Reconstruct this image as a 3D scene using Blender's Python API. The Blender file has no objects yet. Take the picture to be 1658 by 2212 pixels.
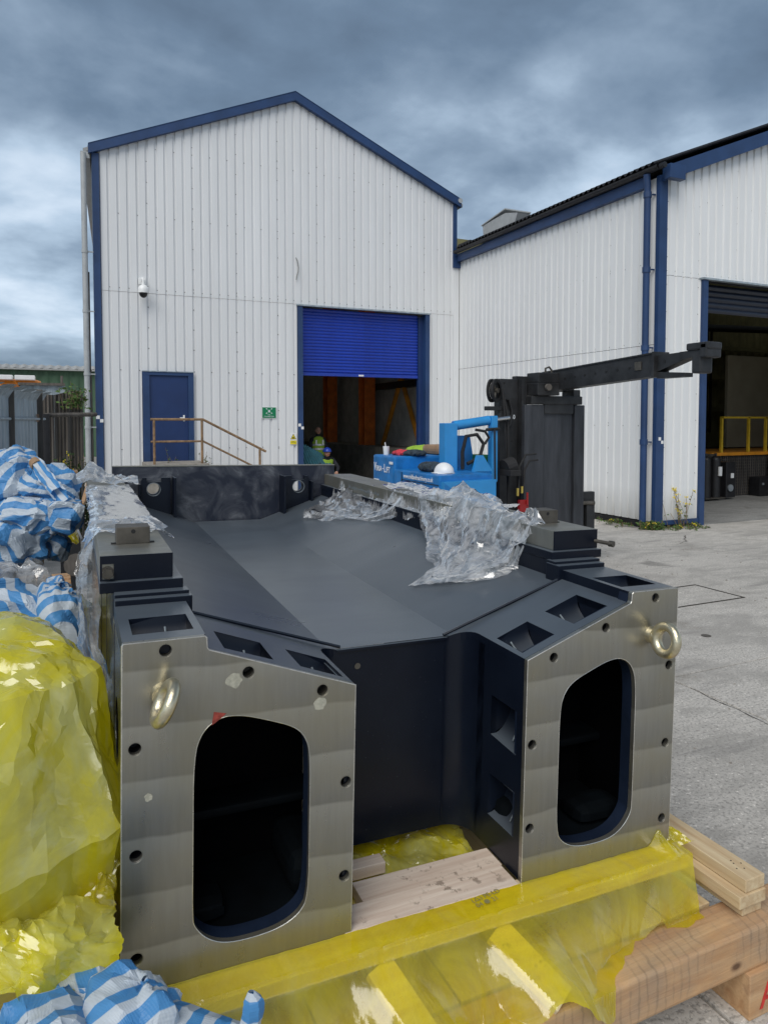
import bpy, bmesh, math, random
import numpy as np
from mathutils import Vector, Matrix
from mathutils.geometry import tessellate_polygon
random.seed(7)
rng = np.random.default_rng(11)
scene = bpy.context.scene
COL = scene.collection
R = math.radians

# ------------------------------------------------------------------ camera
EYE = 2.0
YAW, PITCH = R(24.8), math.atan(66 / 1531.0)
FW = Vector((math.sin(YAW) * math.cos(PITCH), math.cos(YAW) * math.cos(PITCH), -math.sin(PITCH)))
RT = Vector((math.cos(YAW), -math.sin(YAW), 0))
UP = RT.cross(FW)
cam = bpy.data.objects.new('camera', bpy.data.cameras.new('camera'))
COL.objects.link(cam)
cam.matrix_world = Matrix(((RT.x, UP.x, -FW.x, 0), (RT.y, UP.y, -FW.y, 0), (RT.z, UP.z, -FW.z, EYE), (0, 0, 0, 1)))
cam.data.sensor_fit = 'VERTICAL'
cam.data.sensor_height = 24
cam.data.lens = 24 * 1531 / 2212
cam.data.shift_y = -132 / 2212
cam.data.clip_start = 0.05
cam.data.clip_end = 3000
scene.camera = cam

# ------------------------------------------------------------------ world, sun, exposure
SUN_EL, SUN_AZ = R(48), R(222)      # azimuth measured clockwise from +Y
world = bpy.data.worlds.new("World")
scene.world = world
world.use_nodes = True
wn, wl = world.node_tree.nodes, world.node_tree.links
wn.clear()
def wnode(t, **kw):
    n = wn.new(t)
    for k, v in kw.items():
        setattr(n, k, v)
    return n
tc = wnode('ShaderNodeTexCoord')
sep = wnode('ShaderNodeSeparateXYZ'); wl.new(tc.outputs['Generated'], sep.inputs[0])
def wmath(op, a, b=None, clamp=False):
    n = wnode('ShaderNodeMath', operation=op, use_clamp=clamp)
    for i, v in enumerate((a, b)):
        if v is None: continue
        if isinstance(v, (int, float)): n.inputs[i].default_value = v
        else: wl.new(v, n.inputs[i])
    return n.outputs[0]
zc = wmath('ADD', wmath('ABSOLUTE', sep.outputs[2]), 0.22)
comb = wnode('ShaderNodeCombineXYZ')
wl.new(wmath('DIVIDE', sep.outputs[0], zc), comb.inputs[0])
wl.new(wmath('DIVIDE', sep.outputs[1], zc), comb.inputs[1])
comb.inputs[2].default_value = 3.7
def wnoise(scale, detail, rough, dist, off=(0, 0, 0)):
    mp = wnode('ShaderNodeMapping'); mp.inputs['Location'].default_value = off
    wl.new(comb.outputs[0], mp.inputs[0])
    n = wnode('ShaderNodeTexNoise'); n.inputs['Scale'].default_value = scale
    n.inputs['Detail'].default_value = detail; n.inputs['Roughness'].default_value = rough
    n.inputs['Distortion'].default_value = dist
    wl.new(mp.outputs[0], n.inputs['Vector'])
    return n.outputs['Fac']
n1 = wnoise(0.95, 9, 0.53, 0.15, (2.35, 5.2, 0))
n2 = wnoise(2.6, 7, 0.50, 0.35, (4.1, 1.3, 0.5))
cl = wmath('ADD', wmath('MULTIPLY', wmath('SUBTRACT', n1, 0.5), 0.92), wmath('ADD', wmath('MULTIPLY', n2, 0.28), 0.335))
# clouds a little lighter towards the horizon, where the layer is seen through more air
hz = wmath('MULTIPLY', wmath('SUBTRACT', 0.60, wmath('ABSOLUTE', sep.outputs[2])), 0.36)
cl = wmath('ADD', cl, hz)
ramp = wnode('ShaderNodeValToRGB')
ramp.color_ramp.elements[0].position = 0.40; ramp.color_ramp.elements[0].color = (0.055, 0.080, 0.116, 1)
ramp.color_ramp.elements[1].position = 0.80; ramp.color_ramp.elements[1].color = (0.52, 0.58, 0.65, 1)
for p, c in ((0.50, (0.092, 0.134, 0.190, 1)), (0.58, (0.158, 0.212, 0.280, 1)), (0.66, (0.28, 0.355, 0.44, 1))):
    e = ramp.color_ramp.elements.new(p); e.color = c
wl.new(cl, ramp.inputs[0])
sky = wnode('ShaderNodeTexSky', sky_type='NISHITA')
sky.sun_disc = False
sky.sun_elevation = SUN_EL; sky.sun_rotation = SUN_AZ
gain = wnode('ShaderNodeMix', data_type='RGBA', blend_type='MULTIPLY')
gain.inputs[0].default_value = 1
wl.new(ramp.outputs[0], gain.inputs[6]); gain.inputs[7].default_value = (10.0, 10.0, 10.0, 1)
mixs = wnode('ShaderNodeMix', data_type='RGBA')
mixs.inputs[0].default_value = 0.93
wl.new(sky.outputs[0], mixs.inputs[6]); wl.new(gain.outputs[2], mixs.inputs[7])
bg = wnode('ShaderNodeBackground'); bg.inputs['Strength'].default_value = 0.1
wl.new(mixs.outputs[2], bg.inputs['Color'])
wo = wnode('ShaderNodeOutputWorld'); wl.new(bg.outputs[0], wo.inputs[0])

sun = bpy.data.objects.new('sun', bpy.data.lights.new('sun', 'SUN'))
COL.objects.link(sun)
sun.data.energy = 1.5; sun.data.angle = R(50); sun.data.color = (1.0, 0.96, 0.90)
sd = Vector((math.sin(SUN_AZ) * math.cos(SUN_EL), math.cos(SUN_AZ) * math.cos(SUN_EL), math.sin(SUN_EL)))
sun.rotation_euler = sd.to_track_quat('Z', 'Y').to_euler()
scene.view_settings.view_transform = 'Standard'
scene.view_settings.look = 'None'
scene.view_settings.exposure = 0.8
scene.view_settings.gamma = 1
scene.view_settings.use_curve_mapping = False
scene.cycles.max_bounces = 10
scene.cycles.transparent_max_bounces = 24
scene.cycles.caustics_reflective = False
scene.cycles.caustics_refractive = False

# ------------------------------------------------------------------ materials
def nm(name):
    m = bpy.data.materials.new(name); m.use_nodes = True
    nt = m.node_tree; nt.nodes.clear()
    return m, nt
class NT:
    """small helper to wire shader nodes"""
    def __init__(s, name):
        s.m, s.nt = nm(name); s.tc = s.n('ShaderNodeTexCoord')
    def n(s, t, **kw):
        x = s.nt.nodes.new(t)
        for k, v in kw.items(): setattr(x, k, v)
        return x
    def put(s, sock, v):
        if v is None: return
        if isinstance(v, bpy.types.NodeSocket): s.nt.links.new(v, sock)
        elif isinstance(v, tuple) and len(v) == 3 and sock.type == 'RGBA': sock.default_value = (*v, 1)
        else: sock.default_value = v
    def math(s, op, a, b=None, c=None, clamp=False):
        x = s.n('ShaderNodeMath', operation=op, use_clamp=clamp)
        for i, v in enumerate((a, b, c)): s.put(x.inputs[i], v)
        return x.outputs[0]
    def map(s, scale=(1, 1, 1), loc=(0, 0, 0), rot=(0, 0, 0), src='Object'):
        x = s.n('ShaderNodeMapping'); s.nt.links.new(s.tc.outputs[src], x.inputs[0])
        x.inputs['Scale'].default_value = scale; x.inputs['Location'].default_value = loc
        x.inputs['Rotation'].default_value = rot
        return x.outputs[0]
    def noise(s, vec, scale=5, detail=4, rough=.55, dist=0):
        x = s.n('ShaderNodeTexNoise'); s.put(x.inputs['Vector'], vec)
        x.inputs['Scale'].default_value = scale; x.inputs['Detail'].default_value = detail
        x.inputs['Roughness'].default_value = rough; x.inputs['Distortion'].default_value = dist
        return x.outputs['Fac']
    def ramp(s, f, pts):
        x = s.n('ShaderNodeValToRGB'); s.put(x.inputs[0], f)
        el = x.color_ramp.elements
        while len(el) < len(pts): el.new(.5)
        for e, (p, c) in zip(el, pts):
            e.position = p; e.color = (*c, 1) if isinstance(c, tuple) else (c, c, c, 1)
        return x.outputs[0]
    def mix(s, f, a, b, mode='MIX'):
        x = s.n('ShaderNodeMix', data_type='RGBA', blend_type=mode)
        s.put(x.inputs[0], f); s.put(x.inputs[6], a); s.put(x.inputs[7], b)
        return x.outputs[2]
    def bump(s, h, strength=.3, dist=.01):
        x = s.n('ShaderNodeBump'); s.put(x.inputs['Height'], h)
        x.inputs['Strength'].default_value = strength; x.inputs['Distance'].default_value = dist
        return x.outputs[0]
    def bsdf(s, color, rough=.5, metal=0, normal=None, **kw):
        x = s.n('ShaderNodeBsdfPrincipled')
        s.put(x.inputs['Base Color'], color); s.put(x.inputs['Roughness'], rough); s.put(x.inputs['Metallic'], metal)
        if normal: s.put(x.inputs['Normal'], normal)
        for k, v in kw.items(): s.put(x.inputs[k], v)
        return x.outputs[0]
    def out(s, sh):
        o = s.n('ShaderNodeOutputMaterial'); s.nt.links.new(sh, o.inputs[0])
        return s.m
def sc3(c, k): return tuple(min(1, x * k) for x in c)
def simple(name, col, rough=.5, metal=0, var=.18, scale=6, bumpk=0, bscale=60, stretch=(1, 1, 1), spec=None):
    t = NT(name)
    f = t.noise(t.map(stretch), scale, 6, .6)
    c = t.mix(t.ramp(f, [(.3, 0.0), (.7, 1.0)]), sc3(col, 1 - var), sc3(col, 1 + var))
    f2 = t.noise(t.map(stretch), scale * 5, 4, .6)
    r = t.math('ADD', t.math('MULTIPLY', f2, .22), max(.02, rough - .11))
    nrm = t.bump(t.noise(t.map(), bscale, 5, .6), bumpk, .004) if bumpk else None
    kw = {}
    if spec is not None: kw['Specular IOR Level'] = spec
    return t.out(t.bsdf(c, r, metal, nrm, **kw))
M = {}
def clad(name, col):
    t = NT(name)
    f = t.noise(t.map((3, 3, .25)), 1.6, 7, .65)                 # vertical dirt streaks
    g = t.noise(t.map(), .35, 4, .6)
    c = t.mix(t.ramp(f, [(.35, 0.0), (.75, 1.0)]), sc3(col, .92), col)
    c = t.mix(t.ramp(g, [(.35, 0.0), (.7, .25)]), c, sc3((col[0] * 1.0, col[1] * .99, col[2] * .97), .86))
    oi = t.n('ShaderNodeObjectInfo')
    c = t.mix(t.math('MULTIPLY', oi.outputs['Random'], .07), c, (.35, .36, .37))
    low = t.n('ShaderNodeSeparateXYZ'); t.nt.links.new(t.tc.outputs['Object'], low.inputs[0])
    d = t.math('SUBTRACT', 1, t.math('MULTIPLY', low.outputs[2], 1.4), clamp=True)
    d = t.math('MULTIPLY', d, t.noise(t.map((1, 1, .3)), 5, 6, .7))
    c = t.mix(d, c, (.30, .29, .25))                              # splash dirt at the foot
    return t.out(t.bsdf(c, .42, 0, t.bump(t.noise(t.map(), 3, 3, .5), .12, .02)))
M['clad'] = clad('white_cladding', (.78, .795, .81))
M['clad2'] = clad('white_cladding_bright', (.83, .845, .85))
M['blue_trim'] = simple('blue_trim_paint', (.017, .048, .135), .45, var=.2, scale=2)
M['blue_dark'] = simple('blue_door_paint', (.008, .030, .115), .5, var=.15, scale=2)
M['shutter'] = simple('blue_shutter_paint', (.012, .045, .36), .35, var=.12, scale=3)
M['shutter_grey'] = simple('dark_blue_shutter_paint', (.012, .018, .035), .4)
M['black'] = simple('black_paint', (.012, .012, .014), .5, var=.4, scale=9)
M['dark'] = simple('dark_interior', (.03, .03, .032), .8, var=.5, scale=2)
M['screw'] = simple('screw_heads', (.25, .25, .24), .5)
M['zinc'] = simple('galvanised_steel', (.36, .40, .43), .45, .55, var=.22, scale=7)
M['fence_zinc'] = simple('weathered_zinc', (.34, .40, .44), .6, .2, var=.25, scale=3, stretch=(4, 4, .6))
M['fence_rust'] = simple('dark_rusty_sheet', (.095, .085, .075), .8, var=.6, scale=2.5, stretch=(4, 4, .4))
M['green_clad'] = simple('green_cladding', (.045, .10, .055), .6, var=.15, scale=2)
M['grey_roof'] = simple('grey_roof_sheet', (.33, .34, .34), .7, var=.15)
M['white'] = simple('white_plastic', (.78, .79, .79), .35, var=.06)
M['gloss_black'] = simple('dark_glass', (.01, .01, .012), .12, var=.1)
M['pvc'] = simple('grey_pvc', (.38, .40, .41), .45, var=.12)
M['rust_rail'] = simple('rusty_handrail', (.24, .15, .08), .75, var=.45, scale=12, bumpk=.4)
M['step'] = simple('concrete_step', (.28, .26, .23), .9, var=.25, scale=8, bumpk=.5)
M['sign_green'] = simple('sign_green', (.0, .19, .075), .4, var=.05)
M['sign_yellow'] = simple('sign_yellow', (.75, .62, .02), .4, var=.05)
M['ink'] = simple('black_ink', (.01, .01, .01), .6, var=.05)
M['orange'] = simple('orange_steel_paint', (.55, .13, .015), .55, var=.3, scale=4)
M['orange2'] = simple('amber_steel_paint', (.62, .25, .02), .55, var=.3, scale=4)
M['yellow_rail'] = simple('yellow_rail_paint', (.60, .40, .03), .5, var=.2)
M['block_wall'] = simple('painted_block', (.42, .41, .38), .85, var=.2, scale=3, bumpk=.3)
M['conc_wall'] = simple('dock_concrete', (.17, .16, .14), .9, var=.3, scale=4, bumpk=.5)
M['yellow_wall'] = simple('yellowed_cladding', (.16, .15, .07), .8, var=.3, scale=2)
M['beige_panel'] = simple('beige_panel', (.34, .31, .22), .8, var=.1, scale=2)
M['hivis'] = simple('hi_vis_yellow', (.30, .48, .04), .7, var=.1)
M['refl'] = simple('reflective_tape', (.6, .62, .62), .3, .3, var=.05)
M['navy'] = simple('navy_workwear', (.012, .014, .022), .85, var=.3)
M['skin'] = simple('skin', (.42, .23, .16), .55, var=.1)
M['helmet_blue'] = simple('blue_helmet_plastic', (.02, .06, .40), .3, var=.05)
M['teal'] = simple('teal_hose', (.02, .12, .16), .4, var=.3)
M['fl_blue'] = simple('forklift_blue_paint', (.012, .165, .46), .38, var=.3, scale=5, bumpk=.1, bscale=30)
M['fl_blue2'] = simple('forklift_blue_paint_light', (.03, .26, .60), .35, var=.12, scale=3)
M['mast'] = simple('greasy_black_steel', (.026, .027, .029), .5, .2, var=.5, scale=5, bumpk=.25, bscale=40)
M['mast_panel'] = simple('scuffed_black_panel', (.036, .039, .046), .5, .1, var=.45, scale=3, stretch=(3, 3, .5), bumpk=.15, bscale=25)
M['chrome'] = simple('chrome_rod', (.6, .62, .64), .18, .95, var=.05)
M['rubber'] = simple('rubber', (.015, .015, .016), .8, var=.3)
M['red'] = simple('red_paint', (.28, .012, .012), .45, var=.1)
M['redcloth'] = simple('red_cloth', (.55, .05, .07), .9, var=.25)
M['darkcloth'] = simple('dark_cloth', (.03, .045, .06), .9, var=.6, scale=20)
M['khaki'] = simple('khaki_cloth', (.25, .22, .08), .9, var=.3, scale=20)
M['brown'] = simple('brown_cardboard', (.30, .19, .11), .85, var=.2, scale=8)
M['crate_green'] = simple('green_crate', (.015, .12, .05), .5)
M['brass'] = simple('brass_fitting', (.65, .50, .12), .3, .8, var=.1)
M['gold_zinc'] = simple('yellow_passivated_zinc', (.62, .56, .40), .32, .9, var=.18, scale=30, bumpk=.35, bscale=70)
M['steel_dirty'] = simple('dull_steel', (.11, .10, .085), .5, .6, var=.3, scale=12)
M['white_text'] = simple('white_lettering', (.72, .76, .8), .5, var=.04)
M['red_ink'] = simple('red_marker', (.62, .04, .03), .7, var=.25, scale=30)
M['wax'] = simple('dried_grease', (.38, .37, .30), .7, var=.25, scale=40, bumpk=.5)
M['redmark'] = simple('red_paint_mark', (.30, .05, .035), .8, var=.5, scale=60)
M['leaf'] = simple('weed_leaf', (.07, .13, .025), .7, var=.5, scale=14)
M['leaf_dark'] = simple('dark_weed_leaf', (.03, .06, .012), .8, var=.6, scale=3)
M['petal'] = simple('yellow_petal', (.80, .62, .04), .6, var=.1)
M['stem'] = simple('dry_stem', (.22, .15, .08), .8, var=.3)
M['orange_van'] = simple('orange_vehicle_paint', (.75, .25, .02), .4, var=.1)

# painted casting iron: dark blue-black, faces that look up painted paler for sky reflection and dusting
def cast_paint(name, dust):
    t = NT(name)
    base = t.mix(t.ramp(t.noise(t.map(), 2.2, 6, .6), [(.3, 0.0), (.7, 1.0)]), (.0035, .0055, .012), (.007, .011, .021))
    geo = t.n('ShaderNodeNewGeometry'); sx = t.n('ShaderNodeSeparateXYZ'); t.nt.links.new(geo.outputs['Normal'], sx.inputs[0])
    upf = t.math('POWER', t.math('MAXIMUM', sx.outputs[2], 0), 4)
    wipe = t.noise(t.map((1.0, 2.6, 1), rot=(0, 0, .9)), 1.1, 5, .55, .8)
    wipe = t.ramp(wipe, [(.34, .80), (.66, 1.0)])
    dust_sheen_fac = t.math('MULTIPLY', t.math('MULTIPLY', upf, wipe), dust, clamp=True)
    col = t.mix(dust_sheen_fac, base, (.118, .142, .166))
    r = t.math('ADD', .24, t.math('MULTIPLY', t.noise(t.map((1, 2.5, 1), rot=(0, 0, .9)), 2.0, 5, .55, .6), .12))
    # small scratches and specks
    sp = t.ramp(t.noise(t.map(), 130, 2, .5), [(.73, 0.0), (.78, .5)])
    col = t.mix(sp, col, (.10, .115, .13))
    h = t.noise(t.map(), 2.5, 3, .5)
    h2 = t.noise(t.map(), 90, 3, .6)
    hh = t.math('ADD', t.math('MULTIPLY', h, .25), t.math('MULTIPLY', h2, .03))
    return t.out(t.bsdf(col, r, 0, t.bump(hh, .22, .02), **{'Specular IOR Level': t.math('ADD', .26, t.math('MULTIPLY', upf, .55))}))
M['cast'] = cast_paint('dark_blue_casting_paint', .80)
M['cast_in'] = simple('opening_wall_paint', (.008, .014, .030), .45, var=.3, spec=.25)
M['cast_dark'] = simple('core_paint_shaded', (.0008, .001, .0016), .8, var=.4, spec=.08)  # near-black copy of the casting paint: shade of the hollows put into the colour
M['core'] = simple('core_floor_shaded', (.0015, .003, .0045), .7, var=.5, spec=.12)  # hollow floors and ribs, also darkened in colour for shade
M['plate'] = None
def smeared(name):
    t = NT(name)
    w = t.noise(t.map((1.4, 1, 1.4)), 2.0, 7, .6, 2.2)
    c = t.mix(t.ramp(w, [(.42, 0.0), (.56, .25), (.68, .9)]), (.010, .014, .028), (.17, .18, .20))
    return t.out(t.bsdf(c, .42))
M['plate'] = smeared('smeared_blue_black_paint')

def milled(name, axis=2, pitch=.168, tint=(.385, .38, .345), rough=.28, aniso=0, amp=1.0):
    t = NT(name)
    s = t.n('ShaderNodeSeparateXYZ'); t.nt.links.new(t.tc.outputs['Object'], s.inputs[0])
    wob = t.math('MULTIPLY', t.noise(t.map((.8, .8, .8)), 3, 3, .5), .05)
    v = t.math('ADD', s.outputs[axis], wob)
    if axis == 2: v = t.math('ADD', v, t.math('MULTIPLY', s.outputs[0], .03))
    saw = t.math('FRACT', t.math('DIVIDE', v, pitch))
    streak = t.noise(t.map((24, 24, 2.2)), 2.0, 6, .65)
    band = t.ramp(saw, [(0, .10), (.06, .18), (.55, .55), (.95, 1.0), (1.0, .10)])
    b = t.math('ADD', t.math('MULTIPLY', band, .60 * amp), t.math('MULTIPLY', streak, .42))
    blot = t.noise(t.map(), 3.4, 5, .6)
    c = t.mix(b, sc3(tint, .50), sc3(tint, 1.18))
    c = t.mix(t.ramp(blot, [(.42, 0.0), (.72, .45)]), c, (.36, .32, .20))
    r = t.math('ADD', rough - .10, t.math('MULTIPLY', t.noise(t.map((5, 5, 1)), 6, 5, .6), .26))
    fine = t.noise(t.map((2, 2, 90)) if axis == 2 else t.map((90, 2, 2)), 3, 3, .6)
    return t.out(t.bsdf(c, r, .82, t.bump(fine, .06, .003)))
M['face'] = milled('milled_iron_face')
M['railtop'] = milled('ground_iron_top', axis=1, pitch=.35, tint=(.46, .45, .40), rough=.42, amp=.35)
M['edge'] = simple('bare_metal_edge', (.62, .61, .57), .3, .7, var=.25, scale=30)
M['mirror'] = simple('polished_iron_side', (.56, .58, .57), .13, .95, var=.10, scale=3, stretch=(1, 1, 6))

def wood(name, col, axis, knots=True, age=.0):
    t = NT(name)
    st = [9, 9, 9]; st[axis] = .7
    g = t.noise(t.map(tuple(st)), 3.2, 7, .62, .5)
    fine = [60, 60, 60]; fine[axis] = 1.5
    g2 = t.noise(t.map(tuple(fine)), 2.0, 4, .6)
    c = t.mix(t.ramp(g, [(.32, 0.0), (.66, 1.0)]), sc3((col[0], col[1] * .80, col[2] * .66), .66), col)
    c = t.mix(t.math('MULTIPLY', g2, .45), c, sc3(col, .72))
    if age:
        a = t.noise(t.map((1, 1, 1)), 4, 6, .65)
        c = t.mix(t.math('MULTIPLY', t.ramp(a, [(.4, 0.0), (.65, 1.0)]), age), c, (.24, .22, .19))
    if knots:
        kst = [1, 1, 1]; kst[axis] = .55
        v = t.n('ShaderNodeTexVoronoi'); v.inputs['Scale'].default_value = 6.5
        t.nt.links.new(t.map(tuple(kst)), v.inputs['Vector'])
        k = t.ramp(v.outputs['Distance'], [(.045, 1.0), (.075, .55), (.12, 0.0)])
        c = t.mix(t.math('MULTIPLY', k, .85), c, (.075, .03, .014))
    if age > .3:
        w = t.n('ShaderNodeTexWave'); w.inputs['Scale'].default_value = 9; w.inputs['Distortion'].default_value = 5; w.inputs['Detail'].default_value = 3
        t.nt.links.new(t.map(rot=(0, 0, .18)), w.inputs['Vector'])
        c = t.mix(t.math('MULTIPLY', t.ramp(w.outputs['Fac'], [(.80, 0.0), (.97, .30)]), t.ramp(a, [(.45, 0.0), (.6, 1.0)])), c, (.12, .09, .06))
    return t.out(t.bsdf(c, .72, 0, t.bump(t.math('ADD', g2, t.math('MULTIPLY', g, 1.5)), .35, .004)))
M['wood_x'] = wood('pine_grain_x', (.60, .43, .25), 0, age=.15)
M['beam_x'] = wood('weathered_pine_beam', (.66, .42, .22), 0, age=.45)
M['wood_pale'] = wood('pale_planed_pine', (.84, .72, .50), 0, age=0, knots=False)
M['wood_y'] = wood('pine_grain_y', (.74, .60, .38), 1, knots=False)
M['wood_z'] = wood('pine_grain_z', (.42, .27, .15), 2, age=.2)
def pale():
    t = NT('pale_sawn_board')
    g = t.noise(t.map((.7, 12, 12)), 3, 7, .6, .5)
    c = t.mix(t.ramp(g, [(.3, 0.0), (.7, 1.0)]), (.56, .43, .34), (.78, .67, .56))
    sp = t.noise(t.map(), 26, 5, .7)
    pa = t.noise(t.map(), 4, 2, .5)
    k = t.math('MULTIPLY', t.ramp(sp, [(.56, 0.0), (.62, 1.0)]), t.ramp(pa, [(.45, 0.0), (.55, 1.0)]))
    c = t.mix(t.math('MULTIPLY', k, .75), c, (.20, .15, .11))
    return t.out(t.bsdf(c, .75, 0, t.bump(g, .3, .003)))
M['board'] = pale()

def concrete(name, col):
    t = NT(name)
    a = t.noise(t.map(), .45, 8, .62)
    b = t.noise(t.map((1, 2.2, 1), rot=(0, 0, .4)), 3.2, 8, .68)
    g = t.noise(t.map(), 55, 4, .65)
    c = t.mix(t.ramp(a, [(.35, 0.0), (.65, 1.0)]), sc3(col, .78), sc3(col, 1.12))
    c = t.mix(t.ramp(b, [(.38, .0), (.62, .75)]), c, sc3(col, 1.22))
    c = t.mix(t.ramp(g, [(.38, .75), (.50, 0.0)]), c, sc3(col, .45))
    c = t.mix(t.ramp(t.noise(t.map(), 38, 3, .6), [(.60, 0.0), (.68, .75)]), c, sc3(col, 1.75))
    md = t.noise(t.map((1, 1.7, 1), rot=(0, 0, -.3)), 1.1, 7, .7, .6)
    c = t.mix(t.ramp(md, [(.40, .55), (.52, 0.0)]), c, sc3(col, .62))
    st = t.noise(t.map(), 1.3, 6, .7)
    c = t.mix(t.ramp(st, [(.60, 0.0), (.72, .5)]), c, (.17, .15, .12))
    ty = t.noise(t.map((.30, 3.2, 1), rot=(0, 0, 1.15)), 2.4, 5, .6, .3)
    c = t.mix(t.ramp(ty, [(.57, 0.0), (.68, .38)]), c, (.15, .145, .14))
    oil = t.noise(t.map(loc=(3, 1, 0)), .9, 3, .5, .4)
    c = t.mix(t.ramp(oil, [(.66, 0.0), (.70, .5)]), c, (.10, .095, .085))
    h = t.math('ADD', t.math('MULTIPLY', g, .6), b)
    return t.out(t.bsdf(c, .86, 0, t.bump(h, .45, .012)))
M['concrete'] = concrete('yard_concrete', (.475, .452, .415))
M['floor_in'] = concrete('shop_floor_concrete', (.26, .26, .25))
M['joint'] = simple('joint_dirt', (.045, .04, .032), .95, var=.4, scale=20)

def film(name, tint, body, mlo, mhi, rough=.16, scale=9, gloss=1.3, alt=None):
    """thin plastic sheet: mostly see-through, milkier in patches, shiny"""
    t = NT(name)
    tr = t.n('ShaderNodeBsdfTransparent'); t.put(tr.inputs[0], tint)
    if alt: body = t.mix(t.ramp(t.noise(t.map((1, 1, .6)), 3.5, 5, .6, 1.5), [(.40, 0.0), (.62, 1.0)]), body, alt)
    df = t.n('ShaderNodeBsdfDiffuse'); t.put(df.inputs[0], body)
    tl = t.n('ShaderNodeBsdfTranslucent'); t.put(tl.inputs[0], body)
    m1 = t.n('ShaderNodeMixShader'); m1.inputs[0].default_value = .5
    t.nt.links.new(df.outputs[0], m1.inputs[1]); t.nt.links.new(tl.outputs[0], m1.inputs[2])
    f = t.noise(t.map(), scale, 6, .62, 1.2)
    fac = t.ramp(f, [(.36, mlo), (.66, mhi)])
    lw = t.n('ShaderNodeLayerWeight'); lw.inputs[0].default_value = .35
    fac2 = t.math('ADD', fac, t.math('MULTIPLY', lw.outputs['Facing'], .35), clamp=True)
    m2 = t.n('ShaderNodeMixShader'); t.nt.links.new(fac2, m2.inputs[0])
    t.nt.links.new(tr.outputs[0], m2.inputs[1]); t.nt.links.new(m1.outputs[0], m2.inputs[2])
    gl = t.n('ShaderNodeBsdfGlossy'); gl.inputs['Roughness'].default_value = rough
    t.put(gl.inputs[0], (1, 1, 1))
    nb = t.bump(t.noise(t.map(), 60, 3, .5, .5), .15, .004)
    t.nt.links.new(nb, gl.inputs['Normal'])
    lf = t.n('ShaderNodeLayerWeight'); lf.inputs[0].default_value = .5; t.nt.links.new(nb, lf.inputs['Normal'])
    fr_ = t.math('ADD', .07, t.math('MULTIPLY', t.math('POWER', lf.outputs['Facing'], 3.5), .62))
    m3 = t.n('ShaderNodeMixShader')
    t.nt.links.new(t.math('MULTIPLY', fr_, gloss, clamp=True), m3.inputs[0])
    t.nt.links.new(m2.outputs[0], m3.inputs[1]); t.nt.links.new(gl.outputs[0], m3.inputs[2])
    return t.out(m3.outputs[0])
M['clear'] = film('clear_plastic_film', (.93, .95, .95), (.99, .99, 1.0), .02, .62, .08, 15, 2.2)
M['thin'] = film('thin_clear_film', (.97, .98, .98), (.96, .97, .98), .0, .16, .10, 9, 1.5)
M['milky'] = film('milky_plastic_film', (.88, .90, .92), (.95, .96, .97), .08, .66, .12, 12, 1.7)
M['yfilm'] = film('yellow_plastic_film', (.99, .95, .22), (.99, .88, .03), .22, .58, .14, 3.2, 1.15, (.95, .88, .16))
M['ywrap'] = film('yellow_wrap', (.98, .93, .18), (.98, .88, .02), .50, .90, .13, 2.4, 1.3, (.88, .87, .26))
def stripes():
    t = NT('blue_striped_woven_sheet')
    s = t.n('ShaderNodeSeparateXYZ'); t.nt.links.new(t.tc.outputs['UV'], s.inputs[0])
    u = t.math('ADD', s.outputs[0], t.math('MULTIPLY', t.noise(t.map(src='UV'), 1.2, 2, .5), .01))
    f = t.math('FRACT', t.math('MULTIPLY', u, 1 / .058))
    k = t.ramp(f, [(.0, 0.0), (.03, 1.0), (.50, 1.0), (.53, 0.0)])
    n = t.noise(t.map(src='UV'), 9, 5, .6)
    blue = t.mix(n, (.045, .21, .50), (.12, .38, .72))
    wht = t.mix(n, (.50, .58, .66), (.66, .72, .77))
    c = t.mix(k, wht, blue)
    weave = t.math('ADD', t.math('SINE', t.math('MULTIPLY', s.outputs[0], 1600)), t.math('SINE', t.math('MULTIPLY', s.outputs[1], 1600)))
    nb = t.bump(t.math('ADD', t.math('MULTIPLY', weave, .15), t.noise(t.map(), 30, 5, .6, 1)), .22, .004)
    pr = t.bsdf(c, .42, 0, nb)
    tl = t.n('ShaderNodeBsdfTranslucent'); t.put(tl.inputs[0], c)
    m = t.n('ShaderNodeMixShader'); m.inputs[0].default_value = .22
    t.nt.links.new(pr, m.inputs[1]); t.nt.links.new(tl.outputs[0], m.inputs[2])
    return t.out(m.outputs[0])
M['stripes'] = stripes()
M['added_rooflight'] = film('added_rooflight_sheet', (.75, .75, .70), (.75, .75, .70), .35, .5, .3, 4, .5)  # for unseen roof panels added to let daylight indoors

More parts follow.
